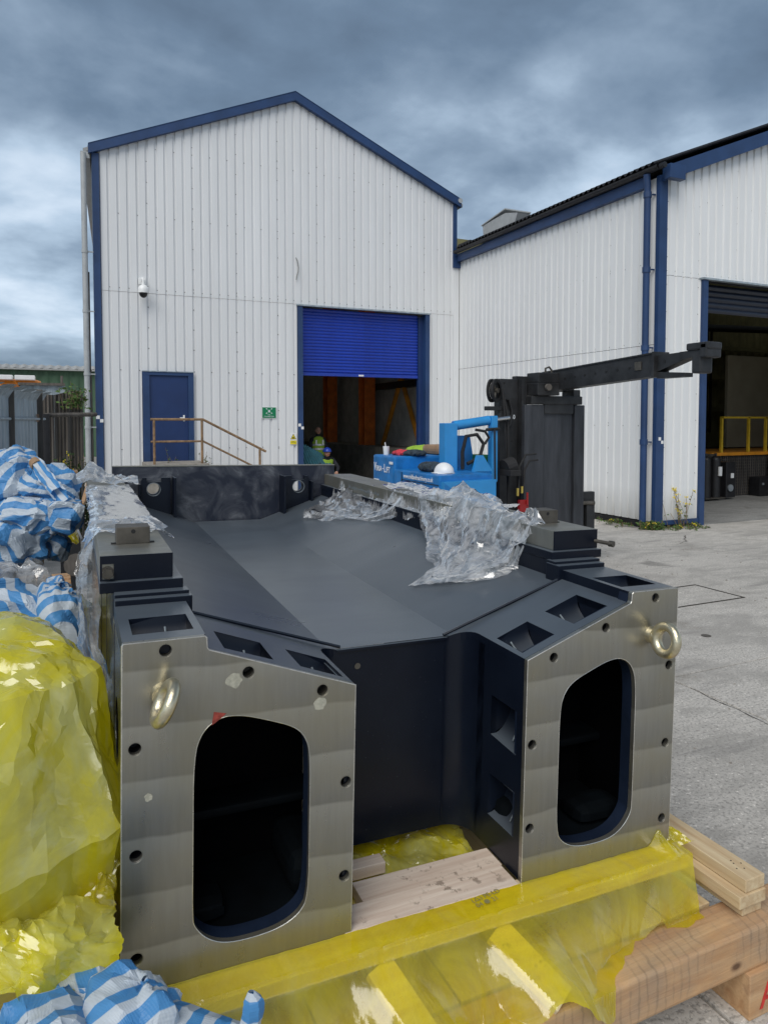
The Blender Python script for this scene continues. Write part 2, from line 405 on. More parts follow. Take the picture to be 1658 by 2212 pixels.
# ------------------------------------------------------------------ mesh helpers
def wm(o):
    m = o.matrix_basis.copy()
    return wm(o.parent) @ o.matrix_parent_inverse @ m if o.parent else m
I4 = Matrix.Identity(4)
class MB:
    def __init__(s): s.v, s.f, s.uv = [], [], None
    def add(s, vs, fs, mtx=None):
        o = len(s.v)
        s.v += [tuple(mtx @ Vector(p)) if mtx else tuple(p) for p in vs]
        s.f += [tuple(i + o for i in f) for f in fs]
        return s
    def box(s, x0, x1, y0, y1, z0, z1, mtx=None, b=0.0):
        if b:
            return s.bbox(x0, x1, y0, y1, z0, z1, b, mtx)
        vs = [(x, y, z) for x in (x0, x1) for y in (y0, y1) for z in (z0, z1)]
        fs = [(0, 1, 3, 2), (4, 6, 7, 5), (0, 4, 5, 1), (2, 3, 7, 6), (0, 2, 6, 4), (1, 5, 7, 3)]
        return s.add(vs, fs, mtx)
    def bbox(s, x0, x1, y0, y1, z0, z1, b, mtx=None):
        bm = bmesh.new()
        bmesh.ops.create_cube(bm, size=1)
        for v in bm.verts:
            v.co = Vector(((x0 + x1) / 2 + v.co.x * (x1 - x0), (y0 + y1) / 2 + v.co.y * (y1 - y0), (z0 + z1) / 2 + v.co.z * (z1 - z0)))
        bmesh.ops.bevel(bm, geom=list(bm.edges), offset=b, segments=2, affect='EDGES', profile=.6)
        bm.verts.index_update()
        s.add([v.co[:] for v in bm.verts], [[v.index for v in f.verts] for f in bm.faces], mtx)
        bm.free(); return s
    def cyl(s, p0, p1, r, n=16, r1=None, caps=True):
        p0, p1 = Vector(p0), Vector(p1); r1 = r if r1 is None else r1
        d = (p1 - p0).normalized()
        a = d.orthogonal().normalized(); b = d.cross(a)
        vs = []
        for p, rr in ((p0, r), (p1, r1)):
            for i in range(n):
                t = 2 * math.pi * i / n
                vs.append(p + a * (rr * math.cos(t)) + b * (rr * math.sin(t)))
        fs = [(i, (i + 1) % n, n + (i + 1) % n, n + i) for i in range(n)]
        if caps: fs += [tuple(range(n))[::-1], tuple(range(n, 2 * n))]
        return s.add(vs, fs)
    def tube(s, pts, r, n=8, closed=False, radii=None):
        P = [Vector(p) for p in pts]; m = len(P)
        vs, fs = [], []
        up = None
        for i, p in enumerate(P):
            if closed: d = P[(i + 1) % m] - P[i - 1]
            else: d = P[min(i + 1, m - 1)] - P[max(i - 1, 0)]
            d.normalize()
            if up is None: up = d.orthogonal().normalized()
            a = (up - d * up.dot(d)); a.normalize(); up = a
            b = d.cross(a)
            rr = radii[i] if radii else r
            for k in range(n):
                t = 2 * math.pi * k / n
                vs.append(p + a * (rr * math.cos(t)) + b * (rr * math.sin(t)))
        for i in range(m if closed else m - 1):
            j = (i + 1) % m
            for k in range(n):
                k2 = (k + 1) % n
                fs.append((i * n + k, i * n + k2, j * n + k2, j * n + k))
        if not closed: fs += [tuple(range(n))[::-1], tuple(range((m - 1) * n, m * n))]
        return s.add(vs, fs)
    def prism(s, loops, d0, d1, fn):
        """2D outline loops (outer + holes) extruded from depth d0 to d1; fn(u, v, d) -> point"""
        L3 = [[Vector((u, v, 0)) for u, v in lp] for lp in loops]
        tris = tessellate_polygon(L3)
        flat = [p for lp in loops for p in lp]; n = len(flat)
        vs = [fn(u, v, d0) for u, v in flat] + [fn(u, v, d1) for u, v in flat]
        fs = [tuple(t) for t in tris] + [tuple(n + i for i in reversed(t)) for t in tris]
        o = 0
        for lp in loops:
            m = len(lp)
            for i in range(m):
                j = (i + 1) % m
                fs.append((o + i, o + j, n + o + j, n + o + i))
            o += m
        return s.add(vs, fs)
    def grid(s, P):
        n, m = len(P), len(P[0])
        vs = [tuple(p) for row in P for p in row]
        fs = [(i * m + j, i * m + j + 1, (i + 1) * m + j + 1, (i + 1) * m + j) for i in range(n - 1) for j in range(m - 1)]
        return s.add(vs, fs)
    def sphere(s, c, r, nu=16, nv=10, sq=(1, 1, 1), v0=0, v1=math.pi):
        P = []
        for j in range(nv + 1):
            t = v0 + (v1 - v0) * j / nv
            P.append([(c[0] + r * sq[0] * math.sin(t) * math.cos(2 * math.pi * i / nu), c[1] + r * sq[1] * math.sin(t) * math.sin(2 * math.pi * i / nu), c[2] + r * sq[2] * math.cos(t)) for i in range(nu + 1)])
        return s.grid(P)
    def build(s, name, mat, parent=None, smooth=False, weld=False, mtx=None, local=False):
        me = bpy.data.meshes.new(name)
        me.from_pydata(s.v, [], s.f); me.update()
        bm = bmesh.new(); bm.from_mesh(me)
        if weld: bmesh.ops.remove_doubles(bm, verts=bm.verts, dist=1e-5)
        bmesh.ops.recalc_face_normals(bm, faces=bm.faces)
        bm.to_mesh(me); bm.free()
        me.materials.append(M[mat] if isinstance(mat, str) else mat)
        o = bpy.data.objects.new(name, me); COL.objects.link(o)
        if parent:
            o.parent = parent
            if not local: o.matrix_parent_inverse = wm(parent).inverted()
        if smooth:
            for p in me.polygons: p.use_smooth = True
            if smooth != 'all':
                me.set_sharp_from_angle(angle=R(35))
        return o
def tag(o, label=None, cat=None, group=None, kind=None):
    if label: o['label'] = label
    if cat: o['category'] = cat
    if group: o['group'] = group
    if kind: o['kind'] = kind
    return o
def empty(name, loc=(0, 0, 0), label=None, cat=None, group=None, kind=None, mtx=None):
    o = bpy.data.objects.new(name, None); COL.objects.link(o)
    o.empty_display_size = .1
    if mtx is not None: o.matrix_world = mtx
    else: o.location = loc
    return tag(o, label, cat, group, kind)
def text(name, s, size, mtx, mat, parent=None, depth=.001, align='LEFT', sx=1.0, bold=0.0, local=False):
    cu = bpy.data.curves.new(name, 'FONT'); cu.body = s; cu.size = size; cu.extrude = depth
    cu.align_x = align; cu.resolution_u = 3; cu.offset = bold
    t = bpy.data.objects.new(name, cu); COL.objects.link(t)
    dg = bpy.context.evaluated_depsgraph_get()
    me = bpy.data.meshes.new_from_object(t.evaluated_get(dg))
    bpy.data.objects.remove(t)
    me.materials.clear(); me.materials.append(M[mat])
    me.transform(mtx @ Matrix.Diagonal((sx, 1, 1, 1)))
    o = bpy.data.objects.new(name, me); COL.objects.link(o)
    if parent:
        o.parent = parent
        if not local: o.matrix_parent_inverse = wm(parent).inverted()
    return o
def frame_m(o, x, y):
    """matrix with local X along x, local Y along y"""
    x = Vector(x).normalized(); y = Vector(y).normalized(); z = x.cross(y).normalized(); y = z.cross(x)
    return Matrix(((x.x, y.x, z.x, o[0]), (x.y, y.y, z.y, o[1]), (x.z, y.z, z.z, o[2]), (0, 0, 0, 1)))
def copy_tree(o, parent=None):
    c = o.copy(); COL.objects.link(c)
    if parent: c.parent = parent
    for ch in list(o.children): copy_tree(ch, c)
    return c
# ------------------------------------------------------------------ ground
gr = empty('ground', kind='structure'); gr['label'] = 'grey concrete yard cast in large bays'
g = MB(); g.grid([[(x, y, -.03) for y in (-400, -60, -20, 60, 200, 900)] for x in (-900, -100, -30, 80, 300, 900)])
tag(g.build('joint_filler', 'joint', gr), kind='structure')
# slabs: bay lines read from the photograph; the rest of the yard carries on the same grid
xs = [-30, -17, -10.9, -6.4, -1.9, 2.0, 4.27, 9.2, 10.98, 16, 22, 30]
ys = [-8, -3.5, .6, 4.0, 8.33, 13.0, 20, 30]
for i in range(len(xs) - 1):
    for j in range(len(ys) - 1):
        y0, y1 = ys[j], ys[j + 1]
        if xs[i] >= 10.9 and y0 < 9.7 < y1: y1 = 9.73
        if y0 >= 13.0 and xs[i] >= 0.5 - 2.5: continue
        if xs[i] >= 9.0 and y0 >= 8.3: y1 = 9.72
        g = MB().bbox(xs[i] + .007, xs[i + 1] - .007, y0 + .007, y1 - .007, -.12, 0, .006)
        tag(g.build('concrete_slab', 'concrete', gr), kind='structure')
for (x0, x1, y0, y1) in [(-40, .6, 13.014, 19.99), (-40, .6, 20.01, 60), (.6, 10, 13.014, 16.74), (9.2, 10.9, 9.72, 9.73)]:
    g = MB().bbox(x0 + .005, x1 - .005, y0, y1, -.12, 0, .006)
    tag(g.build('concrete_slab', 'concrete', gr), kind='structure')
far = MB().grid([[(x, y, -.022) for y in (-390, -9, 61, 880)] for x in (-880, -41, 31, 880)])
tag(far.build('outer_yard', 'concrete', gr), kind='structure')
# hairline cracks (raised ragged dirt lines) and a patched drain cover
def crack(p0, p1, n, amp, w):
    m = MB(); p0, p1 = Vector(p0), Vector(p1); d = (p1 - p0); s = Vector((-d.y, d.x, 0)).normalized()
    L = []
    off = 0
    for i in range(n + 1):
        off = off * .8 + random.uniform(-amp, amp)
        c = p0 + d * (i / n) + s * off
        ww = w * random.uniform(.25, 1)
        L.append([(c + s * ww).to_tuple(), (c - s * ww).to_tuple()])
    P = [[(x, y, .0035) for x, y, z in r] for r in L]
    m.grid(P); return m
tag(crack((4.27, 3.78, 0), (4.15, 2.2, 0), 40, .008, .006).build('crack', 'joint', gr), kind='structure')
tag(crack((9.9, 8.9, 0), (9.2, 8.33, 0), 26, .02, .012).build('crack', 'joint', gr), kind='structure')
tag(crack((7.1, 4.1, 0), (6.6, 2.8, 0), 30, .015, .005).build('crack', 'joint', gr), kind='structure')
pb = MB(); rp = random.Random(4)
for k in range(260):
    x, y = rp.uniform(2.3, 9.5), rp.uniform(1.2, 8.8); s_ = rp.uniform(.002, .009) * (1 + (y > 5) * .6)
    pb.add([(x - s_, y - s_, .0005), (x + s_, y - s_ * .7, .0005), (x + s_ * .8, y + s_, .0005), (x - s_, y + s_ * .8, .0005), (x, y, s_ * 1.1)], [(0, 1, 4), (1, 2, 4), (2, 3, 4), (3, 0, 4)])
tag(pb.build('loose_grit', 'step'), 'loose grit and small stones scattered over the open concrete yard', 'grit', kind='stuff')
dc = empty('drain_cover', (6.3, 5.85, 0), 'worn rectangular cover patch let into the yard concrete', 'drain cover')
fr = MB()
for (a, b, c, d) in ((5.75, 7.02, 6.15, 6.175), (5.75, 7.02, 5.48, 5.50), (5.75, 5.775, 5.50, 6.15), (6.995, 7.02, 5.50, 6.15)):
    fr.box(a, b, c, d, -.01, .006)
fr.build('rim', 'joint', dc)
MB().bbox(5.78, 6.99, 5.505, 6.145, -.01, .004, .003).build('plate', 'concrete', dc)
dc2 = MB().cyl((5.44, 4.65, -.01), (5.44, 4.65, .004), .045, 14)
tag(dc2.build('floor_stud', 'fence_rust'), 'small rusty round stud set in the open yard concrete', 'floor stud')

# ------------------------------------------------------------------ cladding
PITCH_R = .2
def prof_us(u0, u1, phase):
    us = {round(u0, 4), round(u1, 4)}
    k0 = math.floor((u0 - phase) / PITCH_R) - 1
    for k in range(k0, int((u1 - phase) / PITCH_R) + 2):
        for o in (-.034, -.024, .024, .034):
            u = phase + k * PITCH_R + o
            if u0 + .002 < u < u1 - .002: us.add(round(u, 4))
    return sorted(us)
def prof_d(u, phase):
    t = ((u - phase) / PITCH_R + .5) % 1 - .5
    t = abs(t) * PITCH_R
    return -.032 if t <= .0245 else (0 if t >= .0335 else -.032 * (.034 - t) / .010)
def sheet(parent, u0, u1, zb, zt, fn, phase, mat='clad', dz=0):
    us = prof_us(u0, u1, phase)
    zt_ = zt if callable(zt) else (lambda u: zt)
    if callable(zt) and u0 < 5.35 < u1: us = sorted(us + [5.35])
    P = [[fn(u, prof_d(u, phase) + dz, z) for z in (zb, zt_(u))] for u in us]
    m = MB().grid(P)
    m.build('cladding_sheet', mat, parent)
def screws(parent, pts, fn, r=.014):
    m = MB()
    for u, z, d in pts:
        c = Vector(fn(u, d + .001, z)); c2 = Vector(fn(u, d + .012, z))
        m.cyl(c, c2, r, 6, r * .6)
    tag(m.build('screw', 'screw', parent), kind='stuff')

YF = 16.755
wh = empty('warehouse', (5.35, YF, 0), 'tall white gabled warehouse with half-open blue roller shutter', 'warehouse')
zroof = lambda x: 9.86 - .425 * abs(x - 5.35)
ff = lambda u, d, z: (u, YF - d, z)
ph = .93
edges = [.93 + k for k in range(9)] + [9.80]
for a, b in zip(edges[:-1], edges[1:]):
    sheet(wh, a + .001, b - .001, 4.845, lambda u: zroof(u) - .16, ff, ph, 'clad', dz=.004)
for a, b, zb in ((.93, 1.77, .12), (1.77, 2.90, 3.10), (2.90, 3.93, .12), (3.93, 4.93, .12), (4.93, 5.40, .12), (9.04, 9.80, .12)):
    sheet(wh, a + .001, b - .001, zb, 4.838, ff, ph)
sp = []
for e in edges[:-1] + [9.78]:
    z = .4
    while z < zroof(min(max(e, .9), 9.8)) - .4:
        if not (1.7 < e < 2.95 and z < 3.2) and not (5.4 < e < 9.04 and z < 4.9): sp.append((e, z, -.032))
        z += .46
for zl in (1.35, 3.12, 4.93, 6.55, 8.05):
    u = .93
    while u < 9.8:
        if zl < zroof(u) - .3 and not (1.7 < u < 2.95 and zl < 3.1) and not (5.4 < u < 9.04 and zl < 4.9): sp.append((u, zl, -.032))
        u += .4 if zl != 4.93 else .2
screws(wh, sp, ff)
# inner skin, side walls, roof
inn = MB()
inn.box(.97, 5.40, YF + .06, YF + .16, 0, 7.7).box(9.05, 9.80, YF + .06, YF + .16, 0, 7.7).box(5.40, 9.05, YF + .06, YF + .16, 4.83, 8.0)
inn.prism([[(.97, 7.7), (9.8, 7.7), (5.35, 9.55)]], YF + .061, YF + .159, lambda u, v, d: (u, d, v))
inn.build('inner_lining', 'block_wall', wh)
MB().prism([[(.86, YF + .06), (.97, YF + .06), (3.1, 46), (2.99, 46)]], 0, 7.75, lambda u, v, d: (u, v, d)).build('side_wall', 'clad', wh)
MB().box(9.80, 9.90, YF + .06, 46, 0, 7.75).build('side_wall', 'block_wall', wh)
MB().box(3.1, 9.80, 45.8, 46, 0, 8.4).build('back_wall', 'block_wall', wh)
MB().box(.97, 9.80, YF + .01, 45.8, -.02, .003).build('shop_floor', 'floor_in', wh)
for s in (-1, 1):
    xe = 5.35 + s * 4.72
    # the far end of the left slope is drawn in: the building is not quite square
    spans = ((YF - .02, 46),) if s < 0 else ((YF - .02, 18.6), (21.4, 24.2), (27, 46))
    if s > 0:
        for ya, yb_ in ((18.61, 21.39), (24.21, 26.99)):
            MB().prism([[(5.35, 9.80), (xe, zroof(xe) - .05), (xe, zroof(xe) - .06), (5.35, 9.79)]], ya, yb_, lambda u, v, d: (u, d, v)).build('added_rooflight', 'added_rooflight', wh)  # unseen panels added to the roof to let daylight into the warehouse
    r_ = MB()
    for ya, yb_ in spans: r_.prism([[(5.35, 9.84), (xe, zroof(xe) - .02), (xe, zroof(xe) - .10), (5.35, 9.76)]], ya, yb_, lambda u, v, d: (u + (2.1 * (5.35 - u) / 4.7 if d > 40 and s < 0 else 0), d, v))
    r_.build('roof', 'grey_roof', wh)
    xe = 5.35 + s * 4.62
    v_ = MB().prism([[(5.35, 9.875), (xe, zroof(xe) + .015), (xe, zroof(xe) - .185), (5.35, 9.675)]], YF - .13, YF - .022, lambda u, v, d: (u, d, v))
    v_.prism([[(5.35, 9.885), (xe, zroof(xe) + .025), (xe, zroof(xe) + .0155), (5.35, 9.8755)]], YF - .14, YF + .2, lambda u, v, d: (u, d, v))
    v_.build('verge_trim', 'blue_trim', wh)
MB().box(.80, .945, YF - .05, YF + .14, .1, zroof(.85) - .19).build('corner_trim', 'blue_trim', wh)
MB().box(9.775, 9.885, YF - .05, YF - .002, 6.36, zroof(9.83) - .19).build('corner_trim', 'blue_trim', wh)
MB().box(9.80, 9.96, YF - .035, YF - .002, .1, 6.3).build('corner_flashing', 'clad', wh)
b_ = MB().cyl((9.93, YF - .02, zroof(9.97) - .02), (9.93, YF - .15, zroof(9.97) - .02), .065, 14)
b_.build('gutter_end', 'pvc', wh)
# left gutter and grey downpipe
gt = MB().prism([[(.58, YF - .06), (.76, YF - .06), (2.9, 46), (2.72, 46)]], 7.62, 7.76, lambda u, v, d: (u, v, d)).build('gutter', 'pvc', wh)
MB().cyl((.63, YF - .12, 7.7), (.63, YF - .12, .1), .058, 14).build('downpipe', 'pvc', wh, smooth=True)
for z in (5.62, 4.35, 3.0, 1.85):
    k = MB().cyl((.63, YF - .12, z - .03), (.63, YF - .12, z + .03), .068, 14).box(.63, .80, YF - .13, YF - .10, z - .012, z + .012)
    k.build('pipe_bracket', 'pvc', wh)
MB().cyl((.70, YF - .03, 3.1), (.72, YF - .03, .3), .03, 8).cyl((.70, YF - .05, 5.2), (.70, YF - .05, 3.1), .02, 8).build('cable_conduit', 'fence_rust', wh)
# personnel door
df = MB()
df.box(1.775, 1.925, YF - .05, YF + .05, .9, 3.02).box(2.775, 2.895, YF - .05, YF + .05, .9, 3.02).box(1.775, 2.895, YF - .056, YF + .05, 3.02, 3.095)
df.build('door_frame', 'blue_trim', wh)
MB().box(1.76, 2.91, YF - .075, YF - .057, 3.095, 3.115).build('drip_flashing', 'fence_zinc', wh)
dr = MB().bbox(1.926, 2.774, YF - .012, YF + .04, .93, 3.018, .004).build('door', 'blue_dark', wh)
h_ = MB().bbox(2.655, 2.695, YF - .022, YF - .0125, 1.98, 2.12, .004).bbox(2.58, 2.69, YF - .06, YF - .04, 2.045, 2.068, .006).cyl((2.678, YF - .05, 2.055), (2.678, YF - .02, 2.055), .01, 8)
h_.build('door_handle', 'white', dr)
# shutter opening
for xa in (5.41, 8.93): MB().box(xa, xa + .12, YF - .06, YF + .24, .0, 4.80).build('shutter_frame', 'blue_trim', wh)
MB().box(8.80, 8.93, YF + .10, YF + .22, 0, 4.74).box(5.53, 5.57, YF + .10, YF + .22, 0, 4.74).build('shutter_guide', 'blue_dark', wh)
MB().box(5.38, 9.07, YF - .085, YF + .02, 4.80, 4.835).build('lintel_flashing', 'fence_zinc', wh)
sh = empty('roller_shutter', (7.2, YF + .2, 3.12)); sh.parent = wh; sh.matrix_parent_inverse = wm(wh).inverted()
z = 3.20; first = None
while z < 4.78:
    if first is None:
        m = MB(); rows = []
        for x in (5.575, 8.795):
            rows.append([(x, YF + .17 - .022 * math.sin(math.pi * t), z + .078 * t) for t in [0, .15, .3, .5, .7, .85, 1]])
        m.grid(rows); first = m.build('slat', 'shutter', sh, smooth=True); base_z = z
    else:
        c = first.copy(); COL.objects.link(c); c.location.z = z - base_z
    z += .0795
bb = MB().bbox(5.575, 8.795, YF + .12, YF + .17, 3.115, 3.195, .006).build('bottom_rail', 'shutter', sh)
MB().box(7.08, 7.22, YF + .112, YF + .1195, 3.13, 3.17).build('pull_plate', 'white', sh)
# loose wire stub on the gable wall
w_ = MB().tube([(5.36, YF - .06, 5.95), (5.40, YF - .05, 5.88), (5.43, YF - .04, 5.72), (5.42, YF - .04, 5.62), (5.38, YF - .05, 5.50), (5.37, YF - .05, 5.42)], .012, 6)
tag(w_.build('cable_stub', 'screw'), 'short grey cable end sticking out of the gable wall above the shutter', 'cable')
# camera dome
cd = empty('security_camera', (1.80, YF, 4.9), 'white dome security camera on the warehouse wall left of the shutter', 'security camera')
MB().bbox(1.72, 1.88, YF - .05, YF - .005, 5.02, 5.16, .01).tube([(1.8, YF - .04, 5.10), (1.8, YF - .15, 5.14), (1.8, YF - .24, 5.08), (1.8, YF - .25, 4.98)], .03, 8).build('bracket', 'white', cd)
MB().sphere((1.8, YF - .25, 4.86), .12, 20, 8, (1, 1, 1.05), 0, math.pi / 2).cyl((1.8, YF - .25, 4.80), (1.8, YF - .25, 4.86), .12, 20).build('housing', 'white', cd, smooth=True)
MB().sphere((1.8, YF - .25, 4.80), .092, 20, 8, (1, 1, 1.15), math.pi / 2, math.pi).build('dome', 'gloss_black', cd, smooth=True)
# assembly point sign
sg = empty('assembly_point_sign', (4.68, YF, 2.2), 'green fire assembly point sign screwed to the white wall', 'sign')
SY = YF - .012
MB().bbox(4.50, 4.862, SY - .006, SY + .004, 2.045, 2.325, .002).build('sign_border', 'white', sg)
MB().box(4.512, 4.850, SY - .008, SY - .0063, 2.057, 2.313).build('sign_face', 'sign_green', sg)
sm = MB()
SS = SY - .010
cx, cz = 4.68, 2.225
for dx, dz in ((-1, 1), (1, 1), (-1, -1), (1, -1)):
    a = Vector((cx + dx * .068, SS, cz + dz * .06)); q = Vector((dx, 0, dz)).normalized(); pz = Vector((-q.z, 0, q.x))
    tip = a - q * .035; sm.add([tip, a + pz * .018 - q * .008, a - pz * .018 - q * .008], [(0, 1, 2)])
    sm.add([a - q * .01 + pz * .006, a - q * .01 - pz * .006, a + q * .014 - pz * .006, a + q * .014 + pz * .006], [(0, 1, 2, 3)])
for dx in (-.017, 0, .017):
    sm.cyl((cx + dx, SS, cz + .018), (cx + dx, SS - .001, cz + .018), .009, 10)
    sm.box(cx + dx - .007, cx + dx + .007, SS - .001, SS, cz - .032, cz + .008)
sm.build('pictogram', 'white_text', sg)
text('sign_lettering', 'Fire\nAssembly Point', .040, frame_m((cx, SS, 2.125), (1, 0, 0), (0, 0, 1)), 'white_text', sg, align='CENTER')
ys_ = empty('warning_sign', (5.285, YF, 1.55), 'small yellow fork-lift warning sign with triangle beside the shutter', 'sign')
MB().bbox(5.20, 5.372, SY - .006, SY + .004, 1.405, 1.69, .002).build('sign_plate', 'white', ys_)
MB().box(5.206, 5.366, SY - .008, SY - .0063, 1.412, 1.505).build('sign_panel', 'sign_yellow', ys_)
t_ = MB().add([(5.286, SY - .0075, 1.675), (5.212, SY - .0075, 1.535), (5.360, SY - .0075, 1.535)], [(0, 1, 2)]); t_.build('triangle_edge', 'ink', ys_)
t_ = MB().add([(5.286, SY - .009, 1.655), (5.228, SY - .009, 1.543), (5.344, SY - .009, 1.543)], [(0, 1, 2)]); t_.build('triangle', 'sign_yellow', ys_)
t_ = MB().box(5.262, 5.296, SY - .0115, SY - .0095, 1.562, 1.59).box(5.300, 5.304, SY - .0115, SY - .0095, 1.556, 1.61).box(5.304, 5.326, SY - .0115, SY - .0095, 1.556, 1.560)
t_.cyl((5.268, SY - .0115, 1.557), (5.268, SY - .0095, 1.557), .008, 10).cyl((5.292, SY - .0115, 1.557), (5.292, SY - .0095, 1.557), .008, 10)
t_.build('truck_pictogram', 'ink', ys_)
text('sign_lettering', 'Caution\nFork lift trucks', .021, frame_m((5.286, SY - .009, 1.475), (1, 0, 0), (0, 0, 1)), 'ink', ys_, align='CENTER')
# survey targets (white squares)
def target(x, y, z, w, label, m=None):
    t = MB().box(x - w, x, y, y + .003, z, z + w).box(x + .004, x + w, y, y + .003, z - w, z - .003)
    tag(t.build('survey_marker', 'white'), label, 'marker', 'paired white survey marker squares')
target(.875, YF - .054, 2.03, .075, 'pair of tiny white squares on the left corner trim of the gable')
target(5.47, YF - .064, 1.85, .07, 'pair of tiny white squares on the blue shutter frame')

# steps, platform and rusty handrail in front of the personnel door
stp = empty('door_platform', (2.4, YF - .7, 0), 'concrete platform with a step flight below the blue personnel door', 'platform')
MB().bbox(1.74, 3.0, YF - 1.30, YF - .01, 0, 1.07, .01).build('landing', 'step', stp)
for k in range(5):
    MB().bbox(3.0 + .27 * k + .003, 3.27 + .27 * k, YF - 1.25, YF - .06, 0, .90 - .19 * k, .01).build('step', 'step', stp)
hr = empty('handrail', (2.3, YF - 1.22, 1.07), 'rusty tubular handrail round the door platform', 'handrail')
yr = YF - 1.2
for (x, z0, z1) in ((1.87, .95, 2.02), (2.86, .95, 2.02), (4.13, .1, 1.35)):
    MB().cyl((x, yr, z0), (x, yr, z1), .027, 10).build('post', 'rust_rail', hr)
MB().tube([(1.80, yr, 2.02), (2.88, yr, 2.02), (4.27, yr, 1.30)], .027, 8).build('top_rail', 'rust_rail', hr)
MB().tube([(1.80, yr, 1.55), (2.88, yr, 1.55), (4.13, yr, .90)], .022, 8).build('mid_rail', 'rust_rail', hr)

# ---- inside the warehouse
MB_ = MB
dl = MB().bbox(8.85, 9.79, YF + .5, 34, 0.003, 1.19, .01)
tag(dl.build('loading_ledge', 'conc_wall'), 'low dark concrete ledge along the inside wall of the warehouse', 'ledge')
for y0, lab in ((21.25, 'orange steel column nearer the shutter opening inside'), (24.7, 'orange steel column deeper in the dark warehouse')):
    c = empty('steel_column', (9.3, y0 + .3, 1.19), lab, 'column', 'orange columns inside the warehouse')
    MB().box(9.12, 9.50, y0, y0 + .03, 1.19, 7.5).box(9.12, 9.50, y0 + .47, y0 + .5, 1.19, 7.5).build('flange', 'orange', c)
    MB().box(9.29, 9.33, y0 + .03, y0 + .47, 1.19, 7.5).build('web', 'orange', c)
br = empty('wall_brace', (9.6, 19.7, 1.2), 'amber diagonal steel brace forming an inverted V inside the shutter', 'brace')
for p in ((9.66, 21.0, 1.2), (9.66, 18.45, 1.35)):
    a, b = Vector((9.66, 19.65, 3.32)), Vector(p)
    m = MB().cyl(a, b, .07, 4); m.build('diagonal', 'orange2', br)
MB().box(9.55, 9.75, 18.0, 22.3, 3.0, 3.2).build('tie_beam', 'black', br)
m = MB()
for k in range(9):
    m.box(9.74, 9.758, 17 + k * 2, 18.98 + k * 2, 1.2, 2.99)
m.build('liner_panels', 'block_wall', br).name = 'backing_panel'
# teal tubes leaning beside the shutter
tb = empty('tube_bundle', (5.95, YF + .55, 0), 'bundle of dark teal flexible tubes leaning inside the shutter opening', 'tube bundle')
for k in range(11):
    x = 5.60 + .075 * k
    MB().tube([(x + .35, YF + .45 + .02 * (k % 3), 0), (x + .17, YF + .6, .8), (x - .02 - .008 * k, YF + .8, 1.50 - .035 * k)], .034, 8).build('tube', 'teal', tb, smooth=True)

# ------------------------------------------------------------------ right-hand building
YR, XS = 9.73, 9.98
rb = empty('workshop_building', (12, YR, 0), 'white clad workshop on the right with open dark loading bay', 'workshop')
fs = lambda u, d, z: (XS - d, u, z)
phs = 9.98
se = [9.98 + k for k in range(7)] + [16.73]
for a, b in zip([9.78] + se[1:-1], se[1:]):
    sheet(rb, a + .001, b - .001, 3.395, 6.40, fs, phs, 'clad2', dz=.004)
    sheet(rb, a + .001, b - .001, .12, 3.388, fs, phs, 'clad2')
sp = []
for e in se[:-1]:
    for k in range(12): sp.append((e if e > 9.99 else 10.0, .45 + .5 * k, -.032))
for zl in (1.9, 3.45, 4.9):
    for k in range(17): sp.append((10.18 + .4 * k, zl, -.032))
screws(rb, sp, fs, .012)
ffr = lambda u, d, z: (u, YR - d, z)
zr2 = lambda x: 6.62 + .40 * (min(x, 36 - x) - 10.45)
phr = 10.22
re_ = [10.15, 11.02, 12.02, 13.02, 14.02, 15.02, 16.02, 17.02, 18.0, 19.0, 20.0, 21.0, 22.0, 23.0, 24.0, 25.0, 26.0]
for a, b in zip(re_[:-1], re_[1:]):
    sheet(rb, a + .001, b - .001, 4.665 if a < 17 else .12, lambda u: zr2(u) - .12, ffr, phr, 'clad2', dz=.004)
sheet(rb, 10.151, 11.07, .12, 4.66, ffr, phr, 'clad2')
sp = []
for e in (10.22, 11.02, 12.02, 13.02, 14.02):
    z = .5 if e < 11.05 else 4.8
    while z < zr2(e) - .3: sp.append((e, z, -.032)); z += .5
for k in range(20): sp.append((10.22 + .2 * k, 4.75, -.032))
for k in range(10): sp.append((11.22 + .4 * k, 6.1, -.032))
screws(rb, sp, ffr, .012)
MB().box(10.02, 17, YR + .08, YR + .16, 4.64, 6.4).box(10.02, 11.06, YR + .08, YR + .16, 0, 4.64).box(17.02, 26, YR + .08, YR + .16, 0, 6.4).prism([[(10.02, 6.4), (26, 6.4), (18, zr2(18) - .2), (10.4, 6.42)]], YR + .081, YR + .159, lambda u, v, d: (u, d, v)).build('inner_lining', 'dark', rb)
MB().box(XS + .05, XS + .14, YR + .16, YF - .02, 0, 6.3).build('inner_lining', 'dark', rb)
MB().box(9.955, 10.145, YR - .045, YR + .045, .1, 6.42).build('corner_trim', 'blue_trim', rb)
vt = MB().prism([[(10.02, zr2(10.02) + .12), (18, zr2(18) + .12), (26, zr2(26) + .12), (26, zr2(26) - .14), (18, zr2(18) - .14), (10.02, zr2(10.02) - .14)]], YR - .16, YR - .03, lambda u, v, d: (u, d, v))
vt.build('verge_trim', 'blue_trim', rb)
MB().bbox(9.93, 10.30, YR - .30, YR - .165, 6.30, 6.55, .01).build('eaves_box', 'blue_trim', rb)
MB().box(9.86, 9.97, YR + .21, YF - .03, 6.26, 6.46).build('eaves_fascia', 'blue_trim', rb)
MB().box(9.76, 9.975, YF - .09, YF - .036, 6.10, 6.42).build('fascia_end', 'blue_trim', rb)
gm = MB()
